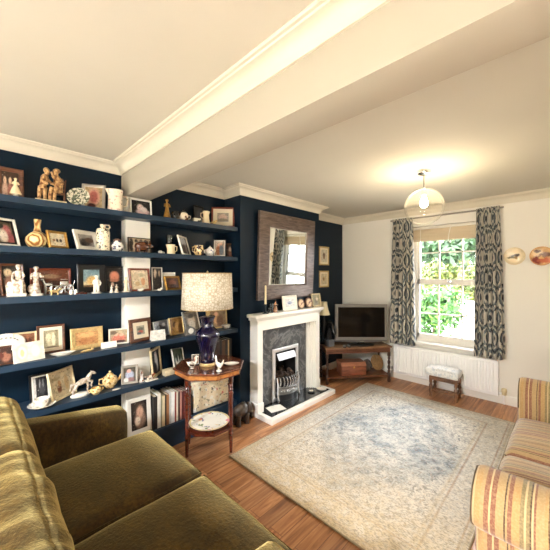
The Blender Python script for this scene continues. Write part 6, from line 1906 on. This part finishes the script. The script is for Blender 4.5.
G1 = [leafm('bush_leaf_a', (52, 96, 34)), leafm('bush_leaf_b', (92, 138, 54)), leafm('bush_leaf_c', (38, 74, 28))]
G2 = [leafm('hedge_leaf_a', (92, 100, 36)), leafm('hedge_leaf_b', (112, 112, 50)), leafm('hedge_leaf_c', (66, 82, 30))]
G3 = [leafm('tree_leaf_a', (58, 84, 48)), leafm('tree_leaf_b', (80, 102, 66)), leafm('tree_leaf_c', (44, 68, 38))]
BARK = pm('bark', (92, 74, 58), 0.9, var=0.4, vscale=20)


def shrub(name, label, cat, loc, balls, mats, seed, trunk, size, n):
    rnd = random.Random(seed)
    g = thing(name, label, cat, loc)
    m = MB()
    for c, r in balls:
        leaf_ball(m, c, r, n, size, rnd)
    m.build('foliage', mats, g, smooth=False, recalc=False)
    m = MB()
    for t in trunk:
        m.tube(t[0], t[1], 8)
    m.build('stem', BARK, g)


m = MB(); m.lo((-14, YW + 0.29, -0.25), (18, YW + 26, -0.15))
struct(m.build('ground_paving', pm('pale_paving', (214, 206, 194), 0.9, var=0.12, vscale=3), smooth=False))
shrub('garden_bush', 'bright green leafy bush just outside the lower window panes', 'bush', (0.75, 6.35, -0.15), [((0, 0, 0.75), (0.55, 0.45, 0.62)), ((0.25, -0.1, 1.05), (0.42, 0.4, 0.45)), ((-0.4, 0.1, 0.9), (0.5, 0.4, 0.6))], G1, 3,
      [([(0, 0, 0), (0.02, 0, 0.4), (0.1, 0, 0.9)], [0.03, 0.025, 0.01]), ([(0, 0, 0.1), (-0.2, 0.05, 0.8)], [0.025, 0.01])], 0.085, 520)
rndh = random.Random(12)
hb = []
for i in range(15):
    hb.append(((-6.5 + i * 0.95, rndh.uniform(-0.3, 0.3), 1.0 + rndh.uniform(-0.1, 0.25)), (0.85, 0.7, 1.15)))
shrub('garden_hedge', 'yellow green hedge across the road outside the window', 'hedge', (0.5, 13.5, -0.15), hb, G2, 5, [([(x, 0, 0), (x, 0, 0.8)], [0.05, 0.03]) for x in (-5, -2.5, 0, 2.5, 5)], 0.15, 900)
for i, (x, y, hh, lb) in enumerate(((-5.2, 17.0, 4.6, 'pale green tree beyond the hedge, seen past the curtain nearer the television'), (-1.7, 17.0, 4.4, 'pale green tree beyond the hedge, seen in the middle of the upper panes'), (1.8, 17.0, 4.8, 'pale green tree beyond the hedge, seen past the curtain nearer the wall plates'))):
    shrub('garden_tree', lb, 'tree', (x, y, -0.15), [((0, 0, hh * 0.58), (1.6, 1.2, hh * 0.34)), ((0.8, 0.2, hh * 0.8), (1.2, 1.1, hh * 0.22)), ((-0.9, 0, hh * 0.72), (1.2, 1.1, hh * 0.25))], G3, 20 + i,
          [([(0, 0, 0), (0.1, 0, hh * 0.4), (0, 0, hh * 0.8)], [0.16, 0.12, 0.04])], 0.24, 1300)
# low white garden wall
m = MB(); m.lo((0.15, 11.2, -0.15), (6.5, 11.4, 0.55), bev=0.02); m.lo((0.10, 11.15, 0.55), (6.55, 11.45, 0.62), bev=0.02)
tag(m.build('garden_wall', pm('white_render', (236, 232, 226), 0.8)), 'low white rendered garden wall beyond the paving outside', 'wall')

# ================================================================== LIGHT
w = bpy.data.worlds.new('sky_world'); scene.world = w; w.use_nodes = True
nt = w.node_tree
bg = nt.nodes['Background']
bg.inputs[0].default_value = (0.86, 0.93, 1.0, 1); bg.inputs[1].default_value = 10.0


def area_portal(name, loc, rot, sx, sy):
    l = bpy.data.lights.new(name, 'AREA'); l.shape = 'RECTANGLE'; l.size = sx; l.size_y = sy; l.cycles.is_portal = True
    o = bpy.data.objects.new(name, l); COL.objects.link(o); o.location = loc; o.rotation_euler = rot
    return o


area_portal('window_daylight_portal', ((WX0 + WX1) / 2, YW + 0.30, (WZ0 + WZ1) / 2), (R(-90), 0, 0), WX1 - WX0, WZ1 - WZ0)
sl = bpy.data.lights.new('sun', 'SUN'); sl.energy = 7.0; sl.angle = R(48); sl.color = (0.96, 0.98, 1.0)
sob = bpy.data.objects.new('sun', sl); COL.objects.link(sob); sob.rotation_euler = (R(-55), 0, R(-16))

# ================================================================== CAMERA
cd = bpy.data.cameras.new('camera'); cam = bpy.data.objects.new('camera', cd); COL.objects.link(cam)
cam.location = CAM; cam.rotation_euler = (R(90), 0, YAW)
cd.sensor_width = 36.0; cd.lens = 36.0 * FOC / 550.0; cd.shift_y = -1.0 / 550.0; cd.clip_start = 0.02; cd.clip_end = 200
scene.camera = cam
vs = scene.view_settings
vs.view_transform = 'Standard'; vs.look = 'None'; vs.gamma = 1.0; vs.use_curve_mapping = False; vs.exposure = 1.2
cy = scene.cycles
cy.use_denoising = True
cy.max_bounces = 10; cy.diffuse_bounces = 6; cy.glossy_bounces = 4; cy.transparent_max_bounces = 16; cy.sample_clamp_indirect = 8.0
cy.caustics_reflective = False; cy.caustics_refractive = False
